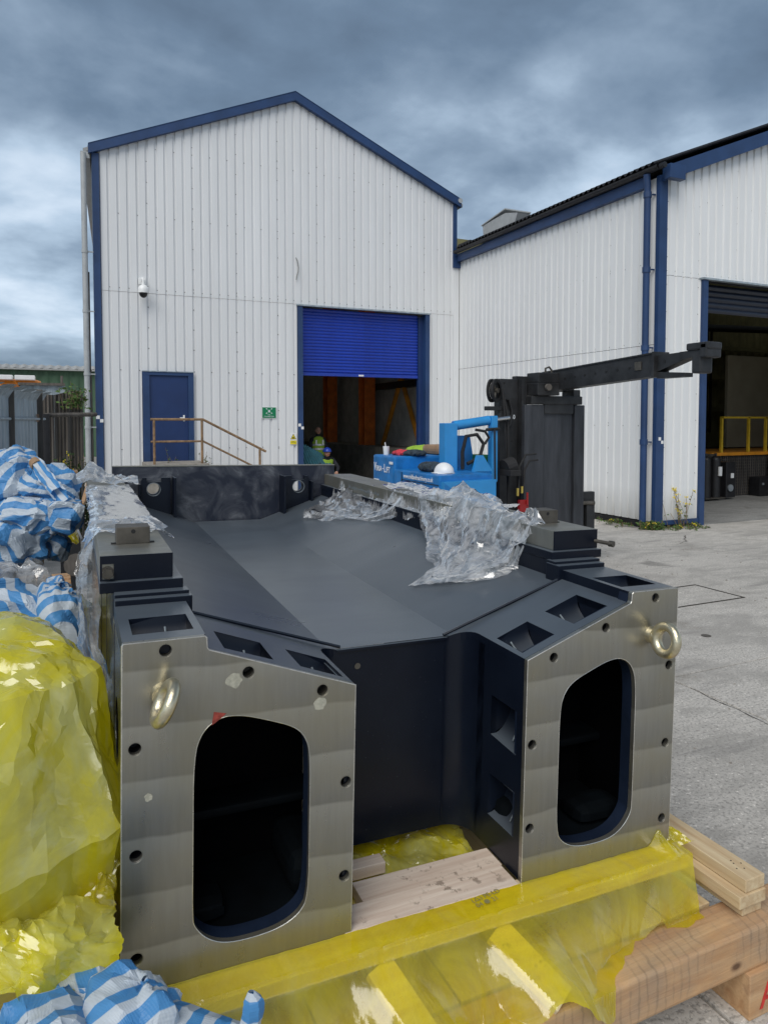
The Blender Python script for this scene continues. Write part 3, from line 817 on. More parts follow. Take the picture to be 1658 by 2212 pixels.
for s0 in range(8):
    t0, t1 = math.pi + math.pi * s0 / 8, math.pi + math.pi * (s0 + 1) / 8
    c0 = (9.80 + .075 * math.cos(t0), 6.53 + .075 * math.sin(t0)); c1 = (9.80 + .075 * math.cos(t1), 6.53 + .075 * math.sin(t1))
    gm.add([(c0[0], YR - .18, c0[1]), (c1[0], YR - .18, c1[1]), (c1[0], YF - .1, c1[1]), (c0[0], YF - .1, c0[1])], [(0, 1, 2, 3)])
gm.build('gutter', 'black', rb)
MB().cyl((9.80, YR - .19, 6.50), (9.80, YR - .30, 6.50), .05, 12).build('gutter_outlet', 'black', rb)
# corrugated roof sheet: waves run up the slope, seen end-on along the eaves
P = []
n = 34 * 8
for i in range(n + 1):
    y = YR - .10 + (YF - .12 - YR) * i / n
    w = .030 * math.sin(2 * math.pi * y / .146)
    P.append([(x, y, 6.60 + .40 * (x - 9.78) + w) for x in (9.74, 12, 17.99)])
mr = MB().grid(P); mr.grid([[(x, y, z - .012) for x, y, z in r] for r in P]); mr.build('roof', 'black', rb)
MB().prism([[(9.92, 6.5), (18, zr2(18) - .02), (18, zr2(18) - .08), (9.92, 6.44)]], YF + .05, 24, lambda u, v, d: (u, d, v)).build('roof', 'grey_roof', rb)
rl = MB().bbox(9.85, 10.1, YF - .75, YF - .15, 6.66, 6.70, .005, None); rl.build('loose_roof_sheet', 'black', rb)
# blue downpipe
MB().tube([(9.80, 9.86, 6.46), (9.845, 9.88, 6.25), (9.845, 9.88, .12)], .062, 14).build('downpipe', 'blue_trim', rb, smooth=True)
for z in (6.1, 4.75, 3.33, 1.6):
    MB().cyl((9.845, 9.88, z - .05), (9.845, 9.88, z + .05), .074, 14).box(9.90, 9.965, 9.80, 9.83, z - .012, z + .012).build('pipe_bracket', 'blue_trim', rb)
MB().box(XS - .01, XS + .08, YR + .05, YF - .03, 0, .10).box(10.0, 11.1, YR - .012, YR + .07, 0, .10).build('plinth', 'black', rb)
MB().box(10.15, 11.08, YR - .04, YR - .0125, .06, .14).build('base_flashing', 'blue_trim', rb)
# loading bay opening
MB().box(11.075, 11.20, YR - .055, YR + .24, 0, 4.645).build('bay_frame', 'blue_trim', rb)
MB().box(11.04, 17, YR - .085, YR + .02, 4.645, 4.68).build('lintel_flashing', 'fence_zinc', rb)
m = MB()
for k in range(5):
    z = 4.10 + .11 * k
    m.grid([[(x, YR + .30 - .025 * math.sin(math.pi * t), z + .108 * t) for t in (0, .2, .4, .6, .8, 1)] for x in (11.2, 17)])
m.build('roller_shutter', 'shutter_grey', rb, smooth=True)
MB().box(26, 26.1, YR + .17, 24, 0, 6.5).box(10.1, 26, 23.9, 24, 0, 9).build('end_wall', 'yellow_wall', rb)
MB().box(XS + .05, 26, YR + .02, 24, -.02, .003).build('shop_floor', 'floor_in', rb)
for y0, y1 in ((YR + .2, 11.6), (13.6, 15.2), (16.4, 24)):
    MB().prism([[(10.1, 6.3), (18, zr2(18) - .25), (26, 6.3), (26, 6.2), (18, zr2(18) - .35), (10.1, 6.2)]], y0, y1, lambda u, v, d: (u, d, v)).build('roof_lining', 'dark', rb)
MB().prism([[(18, zr2(18) + .02), (26.2, zr2(26.2) + .02), (26.2, zr2(26.2) - .03), (18, zr2(18) - .03)]], YR - .02, 11.6, lambda u, v, d: (u, d, v)).prism([[(18, zr2(18) + .02), (26.2, zr2(26.2) + .02), (26.2, zr2(26.2) - .03), (18, zr2(18) - .03)]], 16.4, 24, lambda u, v, d: (u, d, v)).build('roof', 'grey_roof', rb)
for y0, y1 in ((11.6, 13.6), (15.2, 16.4)):
    MB().prism([[(18, zr2(18)), (26.2, zr2(26.2)), (26.2, zr2(26.2) - .01), (18, zr2(18) - .01)]], y0 + .01, y1 - .01, lambda u, v, d: (u, d, v)).build('added_rooflight', 'added_rooflight', rb)  # added roof panels, out of view, that brighten the loading bay
# roof vent
vm = Matrix.Translation((10.75, 15.55, 6.95)) @ Matrix.Rotation(R(-8), 4, 'X')
v_ = empty('roof_vent', (10.75, 15.55, 6.9), 'pale grey sheet-metal vent cowl on the lower roof', 'roof vent')
m = MB().prism([[(-.75, -.22), (.75, -.22), (.62, .05), (.62, .30), (-.42, .22), (-.92, .02)]], -.38, .38, lambda u, v, d: (d, u, v))
m.v = [tuple(vm @ Vector(p)) for p in m.v]
m.build('cowl', 'pvc', v_)
m = MB().box(-.40, .40, -.45, .66, .30, .33); m.v = [tuple(vm @ Vector(p)) for p in m.v]; m.build('cowl_lip', 'pvc', v_)

# inside the workshop
pf = empty('raised_platform', (17, 13.2, 0), 'raised platform with dark mesh front inside the loading bay', 'platform')
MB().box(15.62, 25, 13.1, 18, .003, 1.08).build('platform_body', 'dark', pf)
m = MB()
for k in range(46): m.box(15.62 + .08 * k, 15.635 + .08 * k, 13.07, 13.085, .02, 1.06)
for k in range(14): m.box(15.62, 19.3, 13.086, 13.098, .04 + .078 * k, .052 + .078 * k)
tag(m.build('mesh_front', 'fence_rust', pf), kind='stuff')
MB().box(15.3, 25, 13.02, 15, 1.08, 1.16).build('deck_edge', 'orange2', pf)
yrl = empty('safety_rail', (17, 13.1, 1.1), 'yellow safety railing on the platform edge inside the bay', 'railing')
for x in (15.74, 16.75, 17.42, 18.2): MB().box(x - .03, x + .03, 13.07, 13.13, 1.16, 2.09).build('post', 'yellow_rail', yrl)
MB().box(15.72, 18.6, 13.07, 13.13, 2.05, 2.10).build('top_rail', 'yellow_rail', yrl)
pn = MB().bbox(18.0, 22, 14.8, 14.9, 1.2, 3.92, .01).build('panel', 'beige_panel')
tag(pn, 'large beige partition panel standing at the back of the loading bay', 'partition')
bw = empty('back_wall', (18, 16, 0), 'dim yellowish ribbed wall at the back of the loading bay', 'wall')
m = MB(); P = []
for i in range(160):
    x = 12 + i * .09; P.append([(x, 17.5 + (.04 if (i // 2) % 2 else 0), z) for z in (0, 8)])
m.grid(P).build('ribbed_sheet', 'yellow_wall', bw)
for z in (2.3, 3.4, 4.4): MB().box(12, 26, 17.3, 17.42, z, z + .14).build('wall_rail', 'yellow_wall', bw)
pp = MB()
for x in (18.3, 19.2, 19.4): pp.cyl((x, 16.6, 1.6), (x, 16.6, 5), .04, 8)
pp.cyl((18.2, 16.6, 1.7), (19.4, 16.6, 1.7), .04, 8).cyl((17, 16.4, 4.9), (24, 16.4, 5.1), .12, 10)
tag(pp.build('wall_pipes', 'black'), 'black service pipes on the back wall of the bay', 'pipes')
gc = empty('gas_cylinder_trolley', (14.9, 12.6, 0), 'dark gas cylinders on a trolley just inside the loading bay', 'trolley')
for x in (14.62, 14.95):
    c_ = MB().cyl((x, 12.6, .08), (x, 12.6, 1.02), .12, 16).sphere((x, 12.6, 1.02), .12, 16, 5, (1, 1, .8), 0, math.pi / 2).cyl((x, 12.6, 1.08), (x, 12.6, 1.18), .03, 8)
    c_.build('cylinder', 'black', gc, smooth=True)
MB().box(14.45, 15.15, 12.76, 12.80, .05, 1.15).box(14.45, 15.15, 12.45, 12.80, .05, .08).build('trolley_frame', 'steel_dirty', gc)
MB().bbox(14.88, 14.98, 12.42, 12.47, .62, .85, .01).build('label_plate', 'white', gc)
tl = empty('welding_set', (15.35, 12.6, 0), 'small dark welding set with hanging gauge inside the loading bay', 'machine')
MB().bbox(15.22, 15.56, 12.5, 13.0, .06, .95, .02).build('case', 'black', tl)
MB().cyl((15.36, 12.50, .30), (15.36, 12.47, .30), .09, 16).build('gauge', 'zinc', tl)
MB().bbox(15.36, 15.46, 12.47, 12.49, .55, .67, .004).build('label_plate', 'white', tl)
bx = empty('storage_box', (17.0, 12.9, 0), 'black storage box against the mesh platform', 'box')
MB().bbox(16.72, 17.32, 12.7, 13.02, .003, .50, .01).build('case', 'black', bx)
MB().box(16.80, 16.86, 12.68, 12.70, .3, .36).box(17.18, 17.24, 12.68, 12.70, .3, .36).build('catch', 'zinc', bx)
cp = MB().box(17.40, 17.60, 12.75, 12.95, .003, 1.1)
tag(cp.build('kick_post', 'steel_dirty'), 'short patterned steel post at the right edge of the bay', 'post')
target(10.07, YR - .049, 1.63, .06, 'pair of tiny white squares on the blue corner trim of the workshop')

# ------------------------------------------------------------------ left background
gb = empty('green_shed', (-4, 40, 0), 'long dark green clad shed with grey roof far behind the fence', 'shed')
P = [[(-20 + i * .125, 42 + (.05 if (i // 2) % 2 else 0), z) for z in (0, 4.70)] for i in range(240)]
MB().grid(P).build('wall', 'green_clad', gb)
P = [[(-20 + i * .06, 41.7 + t * 12, 4.74 + (.22 if t > 0 else 0) + .03 * math.sin(i * .9)) for t in (0, .05, 1)] for i in range(500)]
MB().grid(P).build('roof', 'grey_roof', gb)
MB().box(-20, 10, 41.68, 41.98, 4.66, 4.74).build('gutter', 'grey_roof', gb)
ov = empty('orange_vehicle', (-1.4, 28, 2.6), 'roof of an orange vehicle showing over the metal fence', 'vehicle')
MB().bbox(-2.6, -.35, 24.5, 30, 1.0, 3.28, .25).build('body', 'orange_van', ov, smooth=True)
MB().bbox(-1.6, -1.15, 24.0, 24.6, 3.22, 3.36, .02).bbox(-1.1, -.55, 24.0, 24.6, 3.22, 3.36, .02).build('roof_rack', 'white', ov)
# corrugated galvanised fence at the left frame edge
fn_ = empty('metal_fence', (-.45, 11, 0), 'grey galvanised palisade fence with curled tops at the left', 'fence')
p0, p1 = Vector((-1.1, 7.0, 0)), Vector((-.20, 12.2, 0))
d = (p1 - p0); L = d.length; d.normalize(); nrm = Vector((d.y, -d.x, 0))
npal = 26
for k in range(npal):
    a = p0 + d * (L * k / npal); b = p0 + d * (L * (k + .93) / npal); c = (a + b) / 2 + nrm * .035
    h = 2.42 + .01 * (k % 3)
    rows = []
    for q in (a, a * .75 + b * .25 + nrm * .03, c, a * .25 + b * .75 + nrm * .03, b):
        rows.append([(q.x, q.y, 0), (q.x, q.y, h - .14), (q.x + nrm.x * .06, q.y + nrm.y * .06, h - .04), (q.x + nrm.x * .14, q.y + nrm.y * .14, h)])
    MB().grid(rows).build('pale', 'fence_zinc', fn_)
for t in (.0, .30, .60, .93):
    q = p0 + d * (L * t) + nrm * .05
    MB().bbox(q.x - .04, q.x + .04, q.y - .04, q.y + .04, 0, 2.46, .005).build('post', 'fence_rust', fn_)
for z in (.5, 2.02):
    a, b = p0 + nrm * .045, p1 + nrm * .045
    MB().cyl((a.x, a.y, z), (b.x, b.y, z), .02, 6).build('rail', 'fence_zinc', fn_)
text('fence_lettering', 'IZ91', .16, frame_m(p0 + d * (L * .875) + nrm * .052 + Vector((0, 0, 1.98)), (d.x, d.y, 0), (0, 0, 1)), 'brown', fn_, depth=.001)
df_ = empty('dark_fence', (0, 14, 0), 'dark rusty corrugated sheet fence behind the weeds', 'fence')
for k in range(3):
    x0 = -.26 + .24 * k; P = []
    for i in range(9):
        x = x0 + .238 * i / 8; P.append([(x, 13.9 + .02 * math.cos(i * math.pi / 1.0) + k * .12, z) for z in (0, 2.50 - .05 * math.sin(k * 2.1 + i * .2))])
    MB().grid(P).build('corrugated_sheet', 'fence_rust', df_)
sd_ = empty('ribbed_shed', (-.1, 18, 0), 'small pale ribbed shed between the fences', 'shed')
P = [[(-.75 + i * .075, 19 + (.04 if (i // 2) % 2 else 0), z) for z in (0, 2.84)] for i in range(14)]
MB().grid(P).build('wall', 'fence_zinc', sd_)
MB().box(-.8, .22, 18.9, 22, 2.84, 2.90).cyl((.15, 19, 2.9), (.15, 19, 3.08), .03, 8).build('roof', 'fence_rust', sd_)
gtm = empty('barrier_frame', (.2, 12.5, 0), 'rusty scaffold bar frame in front of the dark fence', 'frame')
MB().cyl((-.14, 12.4, 2.08), (.62, 12.9, 2.10), .035, 8).build('bar', 'fence_rust', gtm)
MB().box(-.18, -.09, 12.35, 12.44, 0, 2.1).build('post', 'black', gtm)
MB().cyl((.30, 12.7, 1.05), (.66, 12.9, 1.05), .02, 8).cyl((.38, 12.6, .0), (.38, 12.6, 1.3), .02, 8).cyl((.50, 12.6, .0), (.50, 12.6, 1.3), .02, 8).build('bar', 'fence_rust', gtm)

def weeds(name, pts, n, h, sp, leafs, mat, label, flow=0, leaf=.035, cat='weeds', flat=.4, ln=.25):
    t = empty(name, pts[0], label, cat)
    m = MB(); s = MB(); f = MB()
    for i in range(n):
        b = random.choice(pts)
        base = Vector((b[0] + random.gauss(0, sp), b[1] + random.gauss(0, sp * .5), b[2]))
        hh = h * random.uniform(.35, 1)
        lean = Vector((random.gauss(0, ln), random.gauss(0, ln), 1)) * hh
        top = base + lean
        s.tube([base, base + lean * .5 + Vector((0, 0, .02)), top], .0035, 4)
        for k in range(leafs):
            q = base + lean * random.uniform(.08, 1) + Vector((random.gauss(0, .02), random.gauss(0, .02), 0))
            a = Vector((random.gauss(0, 1), random.gauss(0, 1), random.gauss(0, flat))).normalized()
            c = a.cross(Vector((random.gauss(0, 1), random.gauss(0, 1), random.gauss(0, 1)))).normalized()
            l = leaf * random.uniform(.5, 1.4)
            m.add([q, q + a * l * .5 + c * l * .3, q + a * l, q + a * l * .5 - c * l * .3], [(0, 1, 2, 3)])
        if flow and random.random() < flow:
            for k in range(5):
                q = top + Vector((random.gauss(0, .02), random.gauss(0, .02), random.gauss(0, .015)))
                f.sphere(q, .011, 5, 3)
    tag(m.build('leaves', mat, t), kind='stuff')
    tag(s.build('stems', 'stem', t), kind='stuff')
    if f.v: tag(f.build('flowers', 'petal', t), kind='stuff')
    return t
weeds('weed_bush', [(.25, 12.9, 0), (.40, 13.2, 0), (.1, 13.2, 0), (.32, 13.4, 0)], 110, 1.45, .07, 30, 'leaf_dark', 'tall dark green weeds growing against the dark fence', .12, .07, ln=.07)
weeds('fence_weed', [(.35, 13.95, 2.2)], 18, .5, .12, 14, 'leaf', 'pale weed showing over the top of the dark fence', 0, .07)
weeds('wall_weed', [(9.93, 9.62, 0), (9.80, 9.70, 0)], 60, .17, .07, 9, 'leaf', 'bright green weed clump at the foot of the blue downpipe', .05, .05)
weeds('ragwort', [(10.45, 9.60, 0), (10.55, 9.58, 0)], 16, .78, .10, 5, 'leaf', 'straggly yellow-flowered ragwort against the white workshop wall', .9, .045)
weeds('low_weed', [(9.85, 11.2, 0), (9.84, 10.6, 0), (9.82, 12.1, 0), (10.3, 9.52, 0), (10.75, 9.45, 0), (9.75, 10.2, 0)], 110, .09, .16, 7, 'leaf', 'low weeds and moss along the foot of the workshop walls', .03, .04)
weeds('yard_weed', [(.02, 7.6, 0), (.12, 7.9, 0), (-.05, 7.2, 0)], 120, .16, .12, 8, 'leaf_dark', 'low dark weeds on the yard left of the casting', .0, .05)
weeds('step_weed', [(3.0, YF - .9, 1.0), (2.3, YF - .7, 1.07)], 10, .35, .06, 5, 'leaf', 'dry weed sprouting beside the door platform', 0, .05)
# ------------------------------------------------------------------ numpy cloth / crumple tools
def h3(ix, iy, iz, s):
    n = (ix.astype(np.int64) * 73856093) ^ (iy.astype(np.int64) * 19349663) ^ (iz.astype(np.int64) * 83492791) ^ (s * 2654435761)
    n = (n ^ (n >> 13)) * 1274126177
    return ((n ^ (n >> 16)) & 0xffffff) / float(0xffffff)
def voro(P, scale, seed=1):
    """F1, F2 cell distances and a per-cell random tilt plane value"""
    Q = P * scale; B = np.floor(Q).astype(np.int64)
    f1 = np.full(len(P), 9.0); f2 = np.full(len(P), 9.0); pl = np.zeros(len(P))
    for dx in (-1, 0, 1):
        for dy in (-1, 0, 1):
            for dz in (-1, 0, 1):
                c = B + np.array((dx, dy, dz))
                r = [h3(c[:, 0], c[:, 1], c[:, 2], seed + k) for k in range(7)]
                pt = c + np.stack(r[:3], 1)
                dv = Q - pt; d = np.sqrt((dv ** 2).sum(1))
                lin = ((np.stack(r[3:6], 1) - .5) * 2 * dv).sum(1) + (r[6] - .5) * .6
                m = d < f1
                f2 = np.where(m, f1, np.minimum(f2, d))
                pl = np.where(m, lin, pl); f1 = np.where(m, d, f1)
    return f1, f2, pl
def crumple(P, scale, seed):
    f1, f2, pl = voro(P, scale, seed)
    e = np.clip((f2 - f1) * 2.2, 0, 1)
    return pl * e + .35 * (1 - e)
def vnoise(P, scale, seed):
    Q = P * scale; B = np.floor(Q).astype(np.int64); F = Q - B; F = F * F * (3 - 2 * F)
    o = np.zeros(len(P))
    for dx in (0, 1):
        for dy in (0, 1):
            for dz in (0, 1):
                w = (F[:, 0] if dx else 1 - F[:, 0]) * (F[:, 1] if dy else 1 - F[:, 1]) * (F[:, 2] if dz else 1 - F[:, 2])
                o += w * h3(B[:, 0] + dx, B[:, 1] + dy, B[:, 2] + dz, seed)
    return o * 2 - 1
def gnorm(P):
    du = np.gradient(P, axis=0); dv = np.gradient(P, axis=1)
    n = np.cross(du, dv); return n / (np.linalg.norm(n, axis=2, keepdims=True) + 1e-9)
def cloth(P, ru, rv, coll, iters=140, g=.0012, pin=None, bend=.06, fric=.5):
    """position-based sheet: P (n,m,3), rest lengths ru (along axis 0), rv (along axis 1)"""
    P = P.copy(); V = np.zeros_like(P); n, m, _ = P.shape
    cons = [((slice(0, n - 1), slice(None)), (slice(1, n), slice(None)), ru, 1.0),
            ((slice(None), slice(0, m - 1)), (slice(None), slice(1, m)), rv, 1.0),
            ((slice(0, n - 1), slice(0, m - 1)), (slice(1, n), slice(1, m)), math.hypot(ru, rv), .5),
            ((slice(1, n), slice(0, m - 1)), (slice(0, n - 1), slice(1, m)), math.hypot(ru, rv), .5),
            ((slice(0, n - 2), slice(None)), (slice(2, n), slice(None)), ru * 2, bend),
            ((slice(None), slice(0, m - 2)), (slice(None), slice(2, m)), rv * 2, bend)]
    P0 = P.copy()
    for it in range(iters):
        prev = P.copy()
        V *= .90; V[..., 2] -= g
        P += V
        for _ in range(4):
            D = np.zeros_like(P); Cn = np.full((n, m, 1), 1e-6)
            for a, b, r, k in cons:
                d = P[b] - P[a]; L = np.linalg.norm(d, axis=2, keepdims=True) + 1e-9
                c = d * ((L - r) / L) * .5 * k
                D[a] += c; D[b] -= c; Cn[a] += 1; Cn[b] += 1
            P += D / Cn * 2.2
            if pin is not None: P[pin] = P0[pin]
            P = coll(P, prev, fric)
        V = P - prev
    return P
def up2(P):
    n, m, _ = P.shape
    a = np.linspace(0, n - 1, 2 * n - 1); b = np.linspace(0, m - 1, 2 * m - 1)
    def cub(A, t, ax):
        A = np.moveaxis(A, ax, 0); N = len(A)
        i = np.clip(np.floor(t).astype(int), 0, N - 2); f = (t - i)[:, None, None]
        p0, p1, p2, p3 = A[np.clip(i - 1, 0, N - 1)], A[i], A[i + 1], A[np.clip(i + 2, 0, N - 1)]
        r = .5 * (2 * p1 + (p2 - p0) * f + (2 * p0 - 5 * p1 + 4 * p2 - p3) * f ** 2 + (3 * p1 - p0 - 3 * p2 + p3) * f ** 3)
        return np.moveaxis(r, 0, ax)
    return cub(cub(P, a, 0), b, 1)
def disp(P, amps, seed=3, drift=0):
    """push a sheet along its normals by facetted crumple noise; amps = [(scale, amount), ...]"""
    n, m, _ = P.shape
    for k, (s, a) in enumerate(amps):
        N = gnorm(P); F = P.reshape(-1, 3)
        w = F + np.stack([vnoise(F, s * .7, seed + 31 + j) for j in range(3)], 1) * (.25 / s)
        P = P + N * (crumple(w, s, seed + 7 * k) * a).reshape(n, m, 1)
    return P
def sheet_obj(name, P, mat, mask=None, uv=None, parent=None, smooth=True, ang=26):
    n, m, _ = P.shape
    ok = np.ones((n - 1, m - 1), bool) if mask is None else mask
    idx = np.arange(n * m).reshape(n, m)
    dg = (h3(*np.meshgrid(np.arange(n), np.arange(m), [0], indexing='ij'), 5)[..., 0] > .5).tolist(); ix = idx.tolist(); fs = []
    for i in range(n - 1):
        for j in range(m - 1):
            if not ok[i, j]: continue
            a, b, c, d = ix[i][j], ix[i + 1][j], ix[i + 1][j + 1], ix[i][j + 1]
            fs += [(a, b, c), (a, c, d)] if dg[i][j] else [(a, b, d), (b, c, d)]
    me = bpy.data.meshes.new(name); me.from_pydata(P.reshape(-1, 3).tolist(), [], fs)
    if uv is not None:
        ul = me.uv_layers.new(name='UVMap'); li = np.zeros(len(me.loops), np.int32); me.loops.foreach_get('vertex_index', li)
        ul.data.foreach_set('uv', uv.reshape(-1, 2)[li].astype(np.float32).ravel())
    bm = bmesh.new(); bm.from_mesh(me)
    bmesh.ops.delete(bm, geom=[v for v in bm.verts if not v.link_faces], context='VERTS')
    bm.to_mesh(me); bm.free()
    me.materials.append(M[mat])
    if smooth:
        for p in me.polygons: p.use_smooth = True
        me.set_sharp_from_angle(angle=R(ang))
    o = bpy.data.objects.new(name, me); COL.objects.link(o)
    if parent:
        o.parent = parent; o.matrix_parent_inverse = wm(parent).inverted()
    return o
def blob(c, rad, rot, ex=(.6, .6), n=110, m=90, amps=((5, .05), (14, .012)), seed=1, uvs=1.0, low=None, warp=.0):
    """crumpled closed bundle"""
    u = np.linspace(-math.pi, math.pi, n); v = np.linspace(-math.pi / 2, math.pi / 2, m)
    U, V = np.meshgrid(u, v, indexing='ij')
    f = lambda w, e: np.sign(w) * np.abs(w) ** e
    X = rad[0] * f(np.cos(V), ex[1]) * f(np.cos(U), ex[0]); Y = rad[1] * f(np.cos(V), ex[1]) * f(np.sin(U), ex[0]); Z = rad[2] * f(np.sin(V), ex[1])
    P = np.stack([X, Y, Z], 2)
    F = P.reshape(-1, 3)
    if warp:
        P = P + (np.stack([vnoise(F, 2.2 / max(rad) * .5, seed + 50 + j) for j in range(3)], 1) * warp).reshape(n, m, 3)
    P = disp(P, amps, seed); P[-1] = P[0]
    mt = np.array(Matrix.Rotation(rot, 3, 'Z')); P = P @ mt.T + np.array(c)
    uv = np.stack([F[:, 0] * .9 + F[:, 2] * .5, F[:, 1] + F[:, 2]], 1) * uvs
    w = np.stack([vnoise(F, 5, seed + 90), vnoise(F, 5, seed + 91)], 1) * .035
    w2 = crumple(F, 6, seed)[:, None] * np.array([[.035, .02]])
    return P, (uv + w + w2).reshape(n, m, 2)
PXM = 1531 * 1.15742
def at(sx, sy, dep):
    """point at a given forward distance behind a photograph pixel (2560-high scale)"""
    p = FW + RT * ((sx / 1.15742 - 829) / 1531) - UP * ((sy / 1.15742 - 974) / 1531)
    return Vector((0, 0, EYE)) + p * dep


def lin(A, k, wrap=False):
    n, m, c = A.shape
    a = np.linspace(0, n - 1, (n - 1) * k + 1); b = np.linspace(0, m - 1, (m - 1) * k + 1)
    i = np.clip(np.floor(a).astype(int), 0, n - 2); f = (a - i)[:, None, None]; A = A[i] * (1 - f) + A[i + 1] * f
    j = np.clip(np.floor(b).astype(int), 0, m - 2); f = (b - j)[None, :, None]; return A[:, j] * (1 - f) + A[:, j + 1] * f
def fac(A, k, amp, jit, rs, wrap=False):
    """split a sheet into k times finer facets and knock every corner out of plane: sharp creased facets"""
    A = lin(A, k) if k > 1 else A.copy(); n, m, _ = A.shape
    N = gnorm(A[..., :3])
    du = np.gradient(A, axis=0); dv = np.gradient(A, axis=1)
    r = rs.uniform(-1, 1, (3, n, m, 1))
    if wrap: r[:, -1] = r[:, 0]
    cell = (np.linalg.norm(du[..., :3], axis=2).mean() + np.linalg.norm(dv[..., :3], axis=2).mean()) / 2
    amp = amp * cell                                     # amp is relative to the facet size
    A = A + du * r[0] * jit + dv * r[1] * jit
    A[..., :3] += N * r[2] * amp
    if wrap: A[-1, :, :3] = A[0, :, :3]
    return A
def ridge(A, nu, nv, amp, shear, rs, wrap=True, swap=False):
    """long sharp-edged folds: linear interpolation of a coarse table that is stretched in one direction"""
    n, m, _ = A.shape
    T = rs.uniform(-1, 1, (nu, nv + 1)); T = np.sign(T) * np.abs(T) ** 1.3
    u = np.linspace(0, 1, n)[:, None] + 0 * np.linspace(0, 1, m)[None]; v = np.linspace(0, 1, m)[None] + 0 * u
    if swap: u, v = v, u
    F = A[..., :3].reshape(-1, 3)
    w = vnoise(F, 3.0, int(rs.integers(1, 999))).reshape(n, m) * .05
    x = ((u + shear * v + w) * nu) % nu; i = np.floor(x).astype(int) % nu; fx = x - np.floor(x); i2 = (i + 1) % nu
    y = np.clip(v * nv, 0, nv - 1e-6); j = np.floor(y).astype(int); fy = y - j
    D = (T[i, j] * (1 - fx) + T[i2, j] * fx) * (1 - fy) + (T[i, j + 1] * (1 - fx) + T[i2, j + 1] * fx) * fy
    if wrap and not swap:
        e = np.clip(np.minimum(u, 1 - u) / .06, 0, 1); D = D * e
    B = A.copy(); B[..., :3] += gnorm(A[..., :3]) * (D * amp)[..., None]; return B
def creases(A, k, amp, w, rs, ang=(-1.2, 1.2), ln=(.15, .6)):
    """thin straight pulled creases, tapering at both ends"""
    n, m, _ = A.shape; u = np.linspace(0, 1, n)[:, None]; v = np.linspace(0, 1, m)[None]; D = np.zeros((n, m))
    for _i in range(k):
        cu, cv, a, L = rs.uniform(.05, .95), rs.uniform(.15, .85), rs.uniform(*ang), rs.uniform(*ln)
        du, dv = math.sin(a) * .5, math.cos(a)
        t = (u - cu) * du / .5 + (v - cv) * dv; d = np.abs((u - cu) * dv - (v - cv) * du)
        ww = w * rs.uniform(.5, 1.6)
        D += rs.choice([-1, 1], p=[.35, .65]) * rs.uniform(.4, 1) * np.clip(1 - d / ww, 0, 1) * np.clip(1 - np.abs(t) / L, 0, 1)
    B = A.copy(); B[..., :3] += gnorm(A[..., :3]) * (np.clip(D, -1.2, 1.5) * amp)[..., None]; B[-1, :, :3] = B[0, :, :3] if np.allclose(A[-1, :, :3], A[0, :, :3]) else B[-1, :, :3]
    return B
def bag(c, rad, rot=0, ex=(.8, .8), seed=1, coarse=.25, ridges=((14, 3, .05, .4, False),), fine=((2, .10, .3),), n0=22, m0=15, warp=.06, uvdir=0, uvs=1.0, tilt=None, up=4, crs=(), soft=1):
    """closed crumpled bundle made of flat facets and long folds; returns points and uv"""
    rs = np.random.default_rng(seed)
    u = np.linspace(-math.pi, math.pi, n0); v = np.linspace(-math.pi / 2, math.pi / 2, m0)
    U, V = np.meshgrid(u, v, indexing='ij'); f = lambda w, e: np.sign(w) * np.abs(w) ** e
    X = rad[0] * f(np.cos(V), ex[1]) * f(np.cos(U), ex[0]); Y = rad[1] * f(np.cos(V), ex[1]) * f(np.sin(U), ex[0]); Z = rad[2] * f(np.sin(V), ex[1])
    A = np.stack([X, Y, Z, X * .8 + Z * .6, Y + Z * .3], 2)
    F = A[..., :3].reshape(-1, 3); s = 1.6 / max(rad)
    A[..., :3] += np.stack([vnoise(F, s, seed + 50 + j) for j in range(3)], 1).reshape(n0, m0, 3) * warp
    A = fac(A, 1, coarse, .25, rs, True)
    A = lin(A, 4)
    if up > 4: A = lin(A, 2)
    # soften the coarse corners a little
    for _ in range(soft):
        B = A.copy(); B[1:-1, 1:-1] = (A[1:-1, 1:-1] * 2 + A[:-2, 1:-1] + A[2:, 1:-1] + A[1:-1, :-2] + A[1:-1, 2:]) / 6; A = B
    A[-1, :, :3] = A[0, :, :3]
    for nu, nv, amp, sh, sw in ridges: A = ridge(A, nu, nv, amp, sh, rs, True, sw)
    for cc in crs: A = creases(A, *cc, rs)
    for k, amp, jit in fine: A = fac(A, k, amp, jit, rs, True)
    P = A[..., :3]
    mt = Matrix.Rotation(rot, 3, 'Z')
    if tilt: mt = mt @ Matrix.Rotation(tilt, 3, 'Y')
    P = P @ np.array(mt).T + np.array(c)
    uv = A[..., 3:5] * uvs
    if uvdir: uv = uv[..., ::-1]
    return P, uv
def sheetf(base, n0, m0, seed, levels, ridges=()):
    """open crumpled sheet from a function base(u, v) -> point"""
    rs = np.random.default_rng(seed)
    A = np.array([[list(base(i / (n0 - 1), j / (m0 - 1))) for j in range(m0)] for i in range(n0)], float)
    for nu, nv, amp, sh, sw in ridges: A = ridge(A, nu, nv, amp, sh, rs, False, sw)
    for k, amp, jit in levels: A = fac(A, k, amp, jit, rs)
    return A

